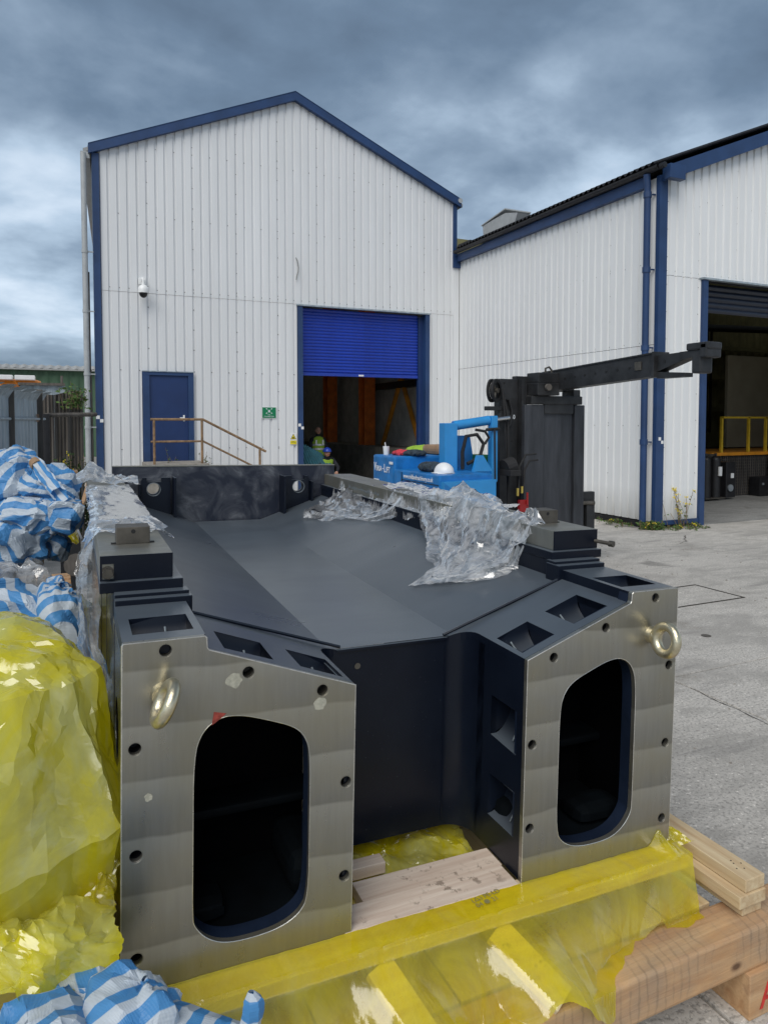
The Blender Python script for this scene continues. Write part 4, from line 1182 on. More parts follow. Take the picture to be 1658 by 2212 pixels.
# ------------------------------------------------------------------ the big machine casting
LM = Matrix.Translation((0.1239, 1.8685, 0.521)) @ Matrix(((0.99958568, 0.02313849, 0.01711982, 0), (-0.02295051, 0.99967502, -0.0110967, 0), (-0.01737101, 0.01069919, 0.99979187, 0), (0, 0, 0, 1))) @ Matrix.Diagonal((.87, .87, .87, 1))
def LW(p): return LM @ Vector(p)
cast = empty('machine_bed_casting', label='huge dark blue iron machine bed casting with milled front faces on timber', cat='casting', mtx=LM)
W = 2.12
def cb(m, name, mat, **k): return m.build(name, mat, cast, local=True, **k)
def circ(u, v, r, n=18): return [(u + r * math.cos(2 * math.pi * i / n), v + r * math.sin(2 * math.pi * i / n)) for i in range(n)]
def smooth_loop(p, it=2):
    for _ in range(it):
        q = []
        for i in range(len(p)):
            a, b = p[i], p[(i + 1) % len(p)]
            q += [(a[0] * .75 + b[0] * .25, a[1] * .75 + b[1] * .25), (a[0] * .25 + b[0] * .75, a[1] * .25 + b[1] * .75)]
        p = q
    return p
opening = smooth_loop([(.203, .19), (.203, .45), (.203, .69), (.226, .765), (.278, .803), (.345, .801), (.43, .772), (.515, .738), (.552, .70), (.571, .64), (.571, .40), (.571, .165), (.54, .115), (.475, .085), (.38, .078), (.30, .085), (.245, .115), (.21, .16)], 2)
holes = [(.120, 1.027), (.366, .931), (.607, .842), (.036, .745), (.040, .424), (.043, .110), (.693, .524), (.693, .206)]
HR = .0185
mx = lambda side, x: x if side < 0 else W - x
for side in (-1, 1):
    fx = lambda x: mx(side, x)
    wl = .7215
    outline = [(.004, 0), (wl - .004, 0), (wl, .004), (wl, .8434), (.246, 1.014), (.241, 1.022), (.239, 1.052), (.234, 1.0572), (.004, 1.0572), (0, 1.053), (0, .004)]
    m = MB().prism([outline, opening] + [circ(x, z, HR) for x, z in holes], 0, .022, lambda u, v, d: (fx(u), d, v))
    cb(m, 'milled_face', 'face')
    # painted wall behind the machined skin
    sc_op = opening
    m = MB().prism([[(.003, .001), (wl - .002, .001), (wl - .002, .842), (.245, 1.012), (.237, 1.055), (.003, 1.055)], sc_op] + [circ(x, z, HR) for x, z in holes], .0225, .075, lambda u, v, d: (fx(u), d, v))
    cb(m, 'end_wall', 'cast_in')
    for x, z in holes:
        c = MB().cyl((fx(x), .020, z), (fx(x), .060, z), HR - .0008, 18, caps=False).cyl((fx(x), .055, z), (fx(x), .0552, z), HR, 18)
        cb(c, 'bolt_hole', 'steel_dirty' if side < 0 and z > .8 else 'black')
        # chamfer ring
        rg = MB(); ro, ri = HR + .0025, HR - .0004
        P = [[(fx(x) + r * math.cos(t), y, z + r * math.sin(t)) for t in [2 * math.pi * k / 24 for k in range(25)]] for r, y in ((ro, -.0006), (ri, .003))]
        cb(rg.grid(P), 'hole_chamfer', 'railtop')
    # bare chamfered edge round the face and the opening
    e = [(x, z) for x, z in outline]
    cb(MB().tube([(fx(x), .0012, z) for x, z in e], .0021, 5, closed=True, radii=[.0021 * (1 + .3 * math.sin(i * 2.3)) for i in range(len(e))]), 'edge_chamfer', 'edge')
    cb(MB().tube([(fx(x), .0010, z) for x, z in opening], .0017, 5, closed=True), 'edge_chamfer', 'edge')
    # inside of the leg
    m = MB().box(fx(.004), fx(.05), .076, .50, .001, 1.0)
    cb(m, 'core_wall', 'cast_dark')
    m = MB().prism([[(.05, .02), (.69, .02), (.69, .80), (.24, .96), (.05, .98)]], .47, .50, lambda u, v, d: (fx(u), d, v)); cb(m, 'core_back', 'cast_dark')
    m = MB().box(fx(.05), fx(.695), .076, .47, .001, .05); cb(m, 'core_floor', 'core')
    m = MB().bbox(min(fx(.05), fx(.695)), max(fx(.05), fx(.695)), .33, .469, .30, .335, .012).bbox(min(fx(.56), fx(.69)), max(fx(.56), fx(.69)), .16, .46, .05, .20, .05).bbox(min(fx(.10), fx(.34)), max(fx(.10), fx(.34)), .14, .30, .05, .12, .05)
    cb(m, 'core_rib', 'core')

# pocket: opening in a plate, with curved floor and weld-like crease
def pocket(fn, u0, u1, v0, v1, dep, name='pocket'):
    """fn(u, v, d) with d measured into the metal"""
    m = MB(); N = 8
    rows = []
    for i in range(N + 1):
        t = i / N
        a = t * math.pi / 2
        dd = dep * math.sin(a) if t < 1 else dep
        v = v0 + (v1 - v0) * (1 - math.cos(a)) * .92
        rows.append([fn(u, v, dd) for u in (u0, u1)])
    rows.append([fn(u, v1, dep) for u in (u0, u1)]); rows.append([fn(u, v1, -.0) for u in (u0, u1)])
    m.grid(rows)
    for u in (u0, u1):
        m.add([fn(u, v0, 0), fn(u, v1, 0), fn(u, v1, dep), fn(u, v0 + (v1 - v0) * .3, dep)], [(0, 1, 2, 3)])
    cb(m, name, 'cast', smooth=True)
    # crease bead
    q = [fn(u0 + (u1 - u0) * (.62 - .18 * t * t), v0 + (v1 - v0) * (.12 + .82 * t), dep * (.35 + .55 * math.sin(t * 1.5)) - .004) for t in [k / 8 for k in range(9)]]
    cb(MB().tube(q, .0035, 5, radii=[random.uniform(.002, .005) for _ in q]), 'casting_crease', 'milky_solid')
M['milky_solid'] = simple('chalky_filler', (.16, .19, .21), .7, var=.4, scale=40)

slope = lambda x: 1.016 - .3585 * (x - .24)
TH = .03
def arc(cx, cy, r, a0, a1, n=7): return [(cx + r * math.cos(R(a0 + (a1 - a0) * i / n)), cy + r * math.sin(R(a0 + (a1 - a0) * i / n))) for i in range(n + 1)]
for side in (-1, 1):
    fx = lambda x: mx(side, x)
    rr = .105
    out = [(.241, .0235), (.7215, .0235)] + arc(.7215 + rr, .45 - rr, rr, 180, 90) + [(.8265, .452), (.241, .452)]
    h1 = [(.304, .066), (.304, .256), (.463, .256), (.463, .070)]; h2 = [(.554, .070), (.552, .252), (.699, .247), (.702, .064)]
    m = MB().prism([out, h1, h2], 0, TH, lambda u, v, d: (fx(u), v, slope(u) - d))
    cb(m, 'leg_top', 'cast')
    for (a, b, c, e) in ((.304, .463, .068, .256), (.553, .700, .066, .250)):
        pocket(lambda u, v, d: (fx(u), v, slope(u) - d), a, b, e, c, .115)
    # raised flat pad with its own pocket and step
    pad = [(.001, .0235), (.2385, .0235), (.2385, .484), (.001, .484)]
    m = MB().prism([pad, [(.034, .088), (.034, .262), (.214, .268), (.214, .092)]], 1.0565, 1.012, lambda u, v, d: (fx(u), v, d))
    cb(m, 'leg_pad', 'cast')
    pocket(lambda u, v, d: (fx(u), v, 1.0565 - d), .034, .214, .265, .090, .10)
    m = MB().bbox(min(fx(.002), fx(.262)), max(fx(.002), fx(.262)), .436, .530, 1.0, 1.076, .004); cb(m, 'pad_step', 'cast')
    m = MB().bbox(min(fx(.002), fx(.255)), max(fx(.002), fx(.255)), .47, .536, 1.0, 1.088, .003); cb(m, 'pad_step', 'cast')
    # raised bead where leg top meets the tray
    a, b = Vector((fx(.245), .445, slope(.245) + .002)), Vector((fx(.83), .452, slope(.80) + .004))
    cb(MB().tube([a.lerp(b, k / 10) for k in range(11)], .007, 6), 'edge_bead', 'cast')
    # rail: painted flange, machined top bar, painted end plate
    lo, hi = sorted((fx(-.045), fx(.24)))
    cb(MB().bbox(lo, hi, .516, 3.86, 1.084, 1.1225, .003), 'rail_flange', 'cast')
    lo, hi = sorted((fx(.0), fx(.236)))
    cb(MB().box(lo, hi, .537, 3.86, .93, 1.083), 'rail_base', 'cast')
    lo, hi = sorted((fx(-.043), fx(.2063)))
    cb(MB().bbox(lo, hi, .553, 3.86, 1.1235, 1.2134, .0025), 'rail', 'railtop')
    y0 = .5455
    if side < 0:
        ep = [(-.043, 1.1235), (.2063, 1.1235), (.2063, 1.2125), (-.043, 1.2125)]
        cb(MB().prism([ep, [(-.036, 1.1285), (.003, 1.1285), (.003, 1.183), (-.036, 1.183)]], y0, .5525, lambda u, v, d: (fx(u), d, v)), 'rail_end_plate', 'cast')
        cb(MB().cyl((-.018, .56, 1.152), (-.018, .520, 1.152), .019, 6).cyl((-.018, .553, 1.152), (-.018, .546, 1.152), .023, 18), 'hex_bolt', 'steel_dirty')
    else:
        ep = [(-.043, 1.1235), (.2063, 1.1235), (.2063, 1.2125), (-.043, 1.2125)]
        cb(MB().prism([ep], y0, .5525, lambda u, v, d: (fx(u), d, v)), 'rail_end_plate', 'cast')
        cb(MB().cyl((fx(-.02), .58, 1.158), (fx(-.06), .47, 1.154), .009, 12).cyl((fx(-.057), .478, 1.1545), (fx(-.065), .456, 1.1535), .0145, 14), 'locating_pin', 'steel_dirty')
    # block on the rail, with the slot it sits in
    lo, hi = sorted((fx(.022), fx(.146)))
    cb(MB().bbox(lo, hi, .765, .865, 1.2136, 1.279, .0025), 'rail_block', 'steel_dirty')
    cb(MB().cyl(((lo + hi) / 2, .7645, 1.262), ((lo + hi) / 2, .7655, 1.262), .0085, 14).cyl(((lo + hi) / 2, .7640, 1.262), ((lo + hi) / 2, .7644, 1.262), .008, 14), 'block_hole', 'ink')
    cb(MB().box(lo - .018, hi + .018, .775, .793, 1.2138, 1.218), 'block_slot', 'ink')
    # outer side of the casting
    def sidew(u, v, d): return (fx(d), u, v)
    so = [(.0235, .002), (3.85, .002), (3.85, 1.083), (.537, 1.083), (.537, 1.0), (.484, 1.0), (.484, 1.0105), (.0235, 1.0105)]
    hs = [circ(1.37, .43, .10, 24), circ(.89, .34, .115, 24), circ(.70, .57, .055, 20), circ(.26, .71, .095, 24)]
    cb(MB().prism([so] + hs, .0, .0035, sidew), 'side_skin', 'mirror' if side < 0 else 'face')
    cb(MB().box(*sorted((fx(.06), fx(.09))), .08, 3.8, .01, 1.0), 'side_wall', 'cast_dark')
    for hh in hs:
        cc = np.array(hh).mean(0); r0 = abs(hh[0][0] - cc[0])
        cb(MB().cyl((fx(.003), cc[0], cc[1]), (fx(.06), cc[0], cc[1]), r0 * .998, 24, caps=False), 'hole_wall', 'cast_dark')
    for yy in (.42, 1.05, 1.72):
        cb(MB().box(*sorted((fx(-.0015), fx(.0))), yy, yy + .006, .002, 1.0), 'machined_groove', 'ink')

# inner leg walls with side pockets
for side in (-1, 1):
    fx = lambda x: mx(side, x)
    hol = [[(.062, .460), (.062, .627), (.240, .627), (.240, .469)], [(.064, .142), (.062, .318), (.244, .307), (.248, .139)]]
    zt = lambda y: slope(.7215) - .012
    m = MB().prism([[(.0235, .001), (.345, .001), (.345, slope(.7215) - .004), (.0235, slope(.7215) - .004)]] + hol, .7205, .695, lambda u, v, d: (fx(d), u, v))
    cb(m, 'leg_inner_wall', 'cast')
    for (y0_, y1_, z0_, z1_) in ((.062, .240, .463, .627), (.063, .245, .140, .313)):
        pocket(lambda u, v, d: (fx(.7205 - d), u, v), y1_, y0_, z0_, z1_, .10)
# notch wall: straight back plate with rounded corners into the legs
pl = [(.7205, .30)] + arc(.7205 + .105, .345, .105, 180, 90, 10)
pl += [(.95, .45), (1.06, .451), (1.17, .45)] + [(W - x, y) for x, y in reversed([(.7205, .30)] + arc(.7205 + .105, .345, .105, 180, 90, 10))]
def ztop(x, y):
    xx = x if x < W / 2 else W - x
    return (slope(xx) if xx < .80 else slope(.80)) - .0055
wall = []
hole_r = []
for i, (x, y) in enumerate(pl):
    wall.append([(x, y, z * ztop(x, y)) for z in [k / 10 for k in range(11)]])
back = [[(x, y + .04, z) for x, y, z in r] for r in wall]
m = MB().grid(wall)
cb(m, 'notch_wall', 'cast', smooth=True)
cb(MB().cyl((.905, .447, .735), (.905, .4475, .735), .0125, 16), 'wall_hole', 'steel_dirty')
cb(MB().box(1.295, 1.303, .4465, .4505, .03, .80), 'core_print_line', 'cast')
# tray floor: two sloping sides and a flat middle with soft creases
P = []
xs_ = [.236, .50, .784, .786, 1.06, W - .786, W - .784, W - .50, W - .236]
def zf(x, y):
    xx = min(x, W - x)
    mid = slope(.785) - .006
    z = mid + (slope(.24) - .008 - mid) * max(0, (.785 - xx) / .545)
    t = min(1, max(0, (y - .45) / 3.4))
    return z + .018 * t + (.012 * math.exp(-((y - .452) / .02) ** 2) if False else 0)
for j in range(25):
    y = .4505 + (3.845 - .4505) * (j / 24) ** 1.3
    P.append([(x, y, zf(x, y)) for x in xs_])
cb(MB().grid(P), 'tray_floor', 'cast')
# front lip of the tray over the notch
lip = [[(x, y, slope(.80) - .004 + dz) for (y, dz) in ((.4440, -.012), (.4440, -.002), (.452, .001), (.462, -.002))] for x in [.815 + .49 * k / 10 for k in range(11)]]
cb(MB().grid(lip), 'tray_lip', 'cast', smooth=True)
# back plate with ribs, lugs and through holes
bp = [(.145, .79), (2.005, .79), (2.005, 1.292), (.145, 1.292)]
hb = [circ(.456, 1.115, .048, 24), circ(1.664, 1.115, .048, 24)]
cb(MB().prism([bp] + hb, 3.861, 3.90, lambda u, v, d: (u, d, v)), 'back_plate', 'plate')
cb(MB().box(.143, 2.007, 3.857, 3.905, 1.2925, 1.299), 'back_plate_edge', 'railtop')
for side in (-1, 1):
    fx = lambda x: mx(side, x)
    cb(MB().bbox(*sorted((fx(.600), fx(.618))), 3.70, 3.86, .84, 1.212, .002), 'rib', 'cast')
    cb(MB().bbox(*sorted((fx(.338), fx(.352))), 3.76, 3.86, .93, 1.16, .002), 'rib', 'cast')
    lug = [(.36, .90), (.585, .86), (.585, 1.205), (.515, 1.205), (.515, 1.17), (.40, 1.17), (.40, 1.205), (.372, 1.205), (.36, 1.18)]
    cb(MB().prism([lug, circ(.456, 1.110, .052, 24)], 3.825, 3.860, lambda u, v, d: (fx(u), d, v)), 'lug_plate', 'cast')
    cb(MB().tube([(fx(.456) + .053 * math.cos(t), 3.824, 1.110 + .053 * math.sin(t)) for t in [2 * math.pi * k / 24 for k in range(24)]], .003, 5, closed=True), 'hole_rim', 'milky_solid')
# chalk-like rub mark on the inside of the right rail
mk = MB()
for k in range(14):
    y = 2.62 + k * .045; mk.add([(W - .2072, y, 1.150 + .01 * math.sin(k)), (W - .2072, y + .03, 1.155), (W - .2072, y + .028, 1.172 + .012 * math.sin(k * 2)), (W - .2072, y + .004, 1.168)], [(0, 1, 2, 3)])
cb(mk, 'rub_mark', 'milky_solid')
# grease patches and red mark
def patch(x, z, r, mat, name, seed, irr=.25, ystep=-.0012):
    rd = random.Random(seed)
    pts = [(x + r * (1 + rd.uniform(-irr, irr)) * math.cos(t), z + r * (1 + rd.uniform(-irr, irr)) * math.sin(t)) for t in [2 * math.pi * k / 15 for k in range(15)]]
    cb(MB().prism([smooth_loop(pts, 1)], ystep, -.0002, lambda u, v, d: (u, d, v)), name, mat)
patch(.322, .911, .024, 'wax', 'grease_patch', 2, .2); patch(.598, .797, .022, 'wax', 'grease_patch', 5, .25)
patch(.075, .595, .012, 'wax', 'grease_patch', 9, .3)
cb(MB().prism([[(.262, .822), (.300, .812), (.292, .806), (.262, .785), (.256, .782)]], -.0010, -.0002, lambda u, v, d: (u, d, v)), 'red_mark', 'redmark')
for (x, z, L_) in ((.036, .726, .035), (.040, .405, .05), (.120, 1.008, .08)):
    cb(MB().prism([[(x - .014, z), (x + .012, z), (x + .004, z - L_ * .6), (x - .001, z - L_), (x - .006, z - L_ * .5)]], -.0007, -.0002, lambda u, v, d: (u, d, v)), 'rust_run', 'rustrun') if False else None

# eye bolts
def eyebolt(x, z, mdir, label):
    base = LW((x, 0, z))
    t = empty('lifting_eye_bolt', base, label, 'eye bolt', 'eye bolts in the milled faces')
    Rm = LM.to_3x3().normalized()
    ydir = (Rm @ Vector((0, -1, 0))).normalized(); md = (Rm @ Vector(mdir)).normalized()
    md = (md - ydir * md.dot(ydir)).normalized(); nd = ydir.cross(md)
    b = MB(); b.cyl(base, base + ydir * .018, .030, 20, .027).cyl(base + ydir * .018, base + ydir * .03, .021, 20, .018)
    b.build('collar', 'gold_zinc', t, smooth=True)
    c = base + ydir * .068; rg = []; rad = []
    for k in range(36):
        a = 2 * math.pi * k / 36
        rg.append(c + ydir * (math.cos(a) * .044) + md * (math.sin(a) * .046))
        rad.append(.0165 + .003 * max(0, math.cos(a + math.pi)))
    MB().tube(rg, .014, 14, closed=True, radii=rad).build('ring', 'gold_zinc', t, smooth='all')
eyebolt(.112, .900, (.42, 0, .90), 'lifting eye bolt with tilted ring in the left milled face')
eyebolt(1.985, .880, (.12, 0, 1), 'lifting eye bolt with open ring in the right milled face, at its outer edge')

# ------------------------------------------------------------------ timber below
def timber(name, x0, x1, y0, y1, z0, z1, mat, label, group=None, cat='timber', b=.004, local=False, cast_=False):
    m = MB().bbox(x0, x1, y0, y1, z0, z1, b)
    if local: m.v = [tuple(LM @ Vector(p)) for p in m.v]
    o = m.build(name, mat); tag(o, label, cat, group); return o
timber('bearer_beam', -.9, 3.2, 1.57, 1.715, .156, .300, 'beam_x', 'long weathered pine bearer beam across the bottom right, in front of the casting', b=.011)
timber('bearer_beam', -.9, 3.2, 3.6, 3.75, .156, .300, 'beam_x', 'pine bearer beam hidden under the far half of the casting', b=.006)
bk = empty('skid_block', (2.18, 1.66, 0), 'squared pine skid block with red A2 marking under the bearer beam', 'block')
MB().bbox(2.055, 2.42, 1.555, 1.73, 0, .1555, .004).build('block', 'beam_x', bk)
text('block_lettering', 'A2', .125, frame_m((2.105, 1.5535, .028), (1, 0, 0), (0, 0, 1)), 'red_ink', bk, depth=.0006, bold=.001)
timber('skid_block', .1, .45, 3.58, 3.76, 0, .1555, 'beam_x', 'pine skid block under the far bearer beam', cat='block')
timber('skid_block', -.1, .25, 1.56, 1.73, 0, .1555, 'beam_x', 'pine skid block under the left end of the near bearer beam', cat='block')
dk = empty('timber_deck', (1, 2.6, .3), 'pinkish timber deck boards laid under the casting', 'deck')
for k in range(11):
    x0 = -.18 + k * .205
    MB().bbox(x0, x0 + .198, 1.73, 3.9, .255, .296 - .002 * (k % 2), .003).build('plank', 'wood_y', dk)
for k, (xa, xb, za, zb, ya, lab) in enumerate(((2.10, 2.195, .302, .345, 1.625, 'bottom timber of the three-high stack beside the casting'), (2.062, 2.19, .347, .390, 1.605, 'middle timber of the three-high stack beside the casting, set out to the left'), (2.098, 2.192, .392, .436, 1.612, 'top pale timber of the three-high stack beside the casting, with nail holes'))):
    t = empty('stacked_timber', ((xa + xb) / 2, ya, za), lab, 'timber', 'timbers stacked beside the casting')
    MB().bbox(xa, xb, ya, 3.3, za, zb, .003).build('plank', 'wood_y', t)
    if k == 2:
        n_ = MB()
        for (dx, dy) in ((.03, .06), (.045, .085), (.055, .05), (.05, .10), (.07, .075)): n_.cyl((xa + dx, ya + dy, zb - .001), (xa + dx, ya + dy, zb + .0006), .0028, 8)
        tag(n_.build('nail_holes', 'ink', t), kind='stuff')
timber('sill_timber', .06, 2.125, -.100, .035, -.052, -.004, 'wood_pale', 'pale pine sill timber under the front of the casting, wrapped in yellow film', local=True, b=.003)
# boards in the notch between the legs
timber('notch_board', .815, 1.394, .125, .238, -.045, .002, 'board', 'rear pale sawn board lying between the casting legs', 'boards between the casting legs', local=True, b=.002)
timber('notch_board', .70, 1.384, -.002, .122, -.046, .006, 'board', 'front pale sawn board lying between the casting legs', 'boards between the casting legs', local=True, b=.002)
timber('offcut_block', .73, .985, .315, .375, -.05, -.005, 'board', 'pale offcut block lying in the dark at the back of the notch', local=True, b=.002, cat='offcut')
# braces from sill down to the bearer
def brace(a, b, w, th, label, mat='wood_x'):
    a, b = Vector(a), Vector(b); d = b - a; L = d.length; mt = frame_m(a, d, (0, 0, 1)) if False else None
    x = d.normalized(); s = Vector((1, 0, 0)) - x * x.x; s.normalize(); u = s.cross(x)
    if u.z < 0: u = -u
    m = MB().bbox(0, L, -w / 2, w / 2, -th / 2, th / 2, .003)
    m.v = [tuple(a + x * p[0] + s * p[1] + u * p[2]) for p in m.v]
    o = m.build('brace_timber', mat); tag(o, label, 'timber', 'short braces under the yellow film'); return o
brace((1.195, 1.772, .438), (1.305, 1.585, .314), .086, .030, 'short pale brace under the yellow film, right of the middle', 'board')
brace((.805, 1.782, .445), (.885, 1.590, .316), .086, .030, 'short brace under the gathered yellow film, left of the middle', 'wood_pale')

# ------------------------------------------------------------------ yellow film over the sill
A4 = np.array(LM)
def toW(P): return P @ A4[:3, :3].T + A4[:3, 3]
def skirt():
    rs = np.random.default_rng(77)
    n, m = 300, 60
    s = np.linspace(.0, 2.145, n); S = s[:, None] * np.ones((1, m))
    hem = np.interp(s, [0, .3, .7, .88, .96, 1.15, 1.26, 1.36, 1.44, 1.55, 1.66, 1.78, 1.86, 1.93, 2.0, 2.08, 2.15, 2.215], [.60, .60, .56, .44, .30, .30, .26, .26, .32, .33, .31, .24, .17, .13, .24, .28, .255, .25])
    top = .128; T = np.linspace(0, 1, m)[None, :] ** 1.15 * np.ones((n, 1))
    path = T * (top + .045 + hem[:, None])
    d = np.clip(path - top, 0, None)                      # length that hangs below the front edge
    # slope of the hanging part: out over the braces on the left, steep at the right end
    out = np.interp(S, [0, 1.35, 1.55, 1.8, 2.3], [.64, .62, .50, .22, .14])
    for ca, cb_ in ((.785, .875), (1.232, 1.352)):        # the film is carried by the short braces
        cc = ca + (cb_ - ca) * np.clip((d - .03) / .26, 0, 1); out = np.maximum(out, .885 - 2.2 * np.clip(np.abs(S - cc) - .055, 0, None))
    y = np.where(path < top, .028 - path, .028 - top - .003 - np.minimum(d, .045) * .08 - np.clip(d - .045, 0, None) * out)
    z = np.where(path < top, .003, .003 - np.minimum(d, .045) - np.clip(d - .045, 0, None) * np.sqrt(1 - out ** 2))
    A = np.stack([S, y, z], 2)
    # long folds that start at the gathers and fan downwards
    bel = np.clip((d - .03) / .30, 0, 1)
    def table(nu, shear, sd, pw=1.2):
        r_ = np.random.default_rng(sd); Tb = r_.uniform(-1, 1, nu + 3); Tb = np.sign(Tb) * np.abs(Tb) ** pw
        x = (S / 2.3 + shear * bel + .012 * vnoise(np.stack([S.ravel() * 2, path.ravel() * 3, 0 * S.ravel()], 1), 3, sd).reshape(S.shape)) * nu + 1
        x = np.clip(x, 0, nu + 1.99); i = np.floor(x).astype(int); f = x - i
        return Tb[i] * (1 - f) + Tb[i + 1] * f
    fold = .034 * table(13, .05, 3) + .022 * table(24, -.06, 4) + .010 * table(52, .03, 6)
    for c, w_, a, sh in ((1.97, .040, .050, -.10), (1.17, .030, .030, .10), (.86, .036, .050, -.05), (1.45, .025, .020, .08)):
        q = (S - c - sh * bel) / (w_ * (1 + 1.6 * bel)); fold = fold + a * (1 - np.abs(q)).clip(0) * (.25 + bel)
    A[..., 1] -= bel * (.012 + np.abs(fold) * 1.0)
    A[..., 2] += np.where(path < top, .0, 0)
    small = .0030 * table(34, .04, 9) + .0015 * table(70, -.05, 11)
    flat_ = (path < top) | (d < .045)
    A[..., 2] += np.where(path < top, np.abs(small) + .0005, 0)
    # crossing wrinkles on the wrapped part
    A[..., 1] -= np.where((path >= top) & (d < .05), np.abs(small), 0)
    pk = np.exp(-((S - 2.06) / .030) ** 2) * np.clip((top * 1.1 - path) / top, 0, 1)
    A[..., 2] += .060 * pk; A[..., 1] -= .012 * pk
    A = fac(A, 2, .02, .3, rs)
    P = A
    P[..., 1] = np.where((P[..., 2] > .0015), np.minimum(P[..., 1], -.0025 if True else 0), P[..., 1])
    Q = toW(P)
    on = (Q[..., 1] > 1.562); Q[..., 2] = np.where(on, np.maximum(Q[..., 2], .303 + .004 * np.abs(Q[..., 0] % .05)), Q[..., 2])
    on = (Q[..., 1] > 1.50) & (Q[..., 2] < .303); Q[..., 1] = np.where(on, np.minimum(Q[..., 1], 1.562), Q[..., 1])
    return Q
Q = skirt()
o = sheet_obj('film_skirt', Q, 'yfilm', ang=32); tag(o, 'translucent yellow film wrapped over the sill and hanging in folds to the bearer beam', 'plastic film')
text('film_print', '(\u25b3) PE-LD\n04 \u25cf 21', .028, LM @ frame_m((1.17, -.035, .0105), (.98, .12, 0), (-.12, .98, 0)), 'khaki', o, depth=.0004)
def flap(u, v):
    return LW((2.105 + .13 * u * (1 - .6 * v) + .02 * v, .0 + .13 * v - .03 * u, .15 * v * (1 - u) ** .8 - .02 * u + .015 * math.sin(u * 9)))
o = sheet_obj('corner_film', sheetf(flap, 7, 6, 5, ((1, .30, .2), (3, .24, .3), (2, .10, .3))), 'yfilm'); tag(o, 'yellow film corner crumpled against the right foot of the casting', 'plastic film')
o = sheet_obj('film_underlay', toW(sheetf(lambda u, v: (.72 + .70 * u, .10 + .5 * v, -.066), 12, 9, 8, ((1, .30, .3), (3, .24, .3), (2, .10, .3)))), 'ywrap'); tag(o, 'yellow film lying in the dark notch behind the pale boards', 'plastic film')

# ------------------------------------------------------------------ clear film on the rails and tray
def tray_h(X, Y):
    xx = np.minimum(X, W - X)
    mid = 1.016 - .3585 * .545 - .006
    z = mid + (1.008 - mid) * np.clip((.785 - xx) / .545, 0, 1) + .018 * np.clip((Y - .45) / 3.4, 0, 1)
    z = np.where((xx < .24) & (Y > .51), 1.1225, z)
    z = np.where((xx < .2063) & (xx > -.045) & (Y > .55), 1.2134, z)
    z = np.where((xx < .15) & (xx > .02) & (Y > .76) & (Y < .87), 1.279, z)
    return z
def heap(xa, xb, ya, yb, n0, m0, seed, tent, lv, ridges=(), gap=.004, skew=0.0):
    """crumpled film lying over rail, flange and tray; tent(x, y) is how high the film bridges"""
    rs = np.random.default_rng(seed)
    t = np.linspace(0, 1, n0)[:, None]; s = np.linspace(0, 1, m0)[None, :]
    XA = np.interp(t, *xa); XB = np.interp(t, *xb)
    X = XA + (XB - XA) * s; Y = ya + (yb - ya) * t + skew * (1 - s)
    Z = np.maximum(tray_h(X, Y) + .012, tent(X, Y))
    A = np.stack([X + 0 * Z, Y, Z], 2)
    for nu, nv, amp, sh, sw in ridges: A = ridge(A, nu, nv, amp, sh, rs, False, sw)
    for k, amp, jit in lv: A = fac(A, k, amp, jit, rs)
    A[..., 2] = np.maximum(A[..., 2], tray_h(A[..., 0], A[..., 1]) + gap * .5)
    return toW(A)
def tent1(X, Y):
    b = np.interp(X, [1.45, 1.62, 1.80, 1.88, 1.93, 2.02, 2.14], [.885, .945, 1.06, 1.15, 1.235, 1.25, 1.235])
    return b + .10 * np.exp(-((X - 1.97) / .06) ** 2 - ((Y - 1.42) / .12) ** 2) + .03 * np.exp(-((X - 1.75) / .08) ** 2 - ((Y - 1.1) / .15) ** 2)
Q = heap(([0, .2, .4, .6, .8, 1], [1.70, 1.50, 1.62, 1.72, 1.80, 1.88]), ([0, .25, .5, 1], [1.97, 2.02, 2.10, 2.14]), .72, 1.95, 27, 17, 5, tent1, ((1, .16, .35), (3, .035, .3), (2, .015, .3)), ((7, 2, .040, .7, False), (15, 3, .022, -.5, False), (9, 3, .024, -.4, True)))
o = sheet_obj('crumpled_film', Q, 'clear', ang=18); tag(o, 'crumpled clear plastic film heaped over the right rail and into the tray', 'plastic film')
Q = heap(([0, .3, .6, .8, 1], [1.75, 1.60, 1.47, 1.43, 1.62]), ([0, .3, 1], [2.00, 1.86, 1.92]), .74, 1.20, 13, 15, 6, lambda X, Y: 0 * X + .5, ((1, .16, .35), (3, .06, .35), (2, .02, .3)), ((7, 3, .02, .4, False),))
o = sheet_obj('crumpled_film', Q, 'milky', ang=18); tag(o, 'flat milky corner of film on the tray floor before the heap', 'plastic film')
Q = heap(([0, .2, .5, .8, 1], [1.86, 1.86, 1.70, 1.52, 1.62]), ([0, .15, .35, .6, 1], [2.13, 2.08, 1.90, 1.89, 1.88]), 1.9, 3.55, 26, 13, 9, lambda X, Y: np.interp(X, [1.4, 1.75, 1.88, 1.93, 2.2], [.5, .95, 1.10, 1.225, 1.222]) + 0 * Y, ((1, .16, .35), (3, .035, .3), (2, .015, .3)), ((8, 2, .035, .6, False), (14, 3, .018, -.5, False)))
o = sheet_obj('crumpled_film', Q, 'clear', ang=18); tag(o, 'clear plastic film trailing from the right rail to the far end of the tray', 'plastic film')
def peak(u, v):
    y = 1.15 + 1.5 * u; x = 1.93 + .21 * v
    z = 1.225 + .13 * max(0, 1 - abs(y - 1.50 - .2 * v) / .26) * max(0, 1 - abs(v - .45) / .62) + .012
    return (x, y, z)
P = sheetf(peak, 16, 8, 33, ((1, .16, .3), (3, .05, .3), (2, .02, .3)), ((9, 2, .02, .5, False),)); P[..., 2] = np.maximum(P[..., 2], 1.2165)
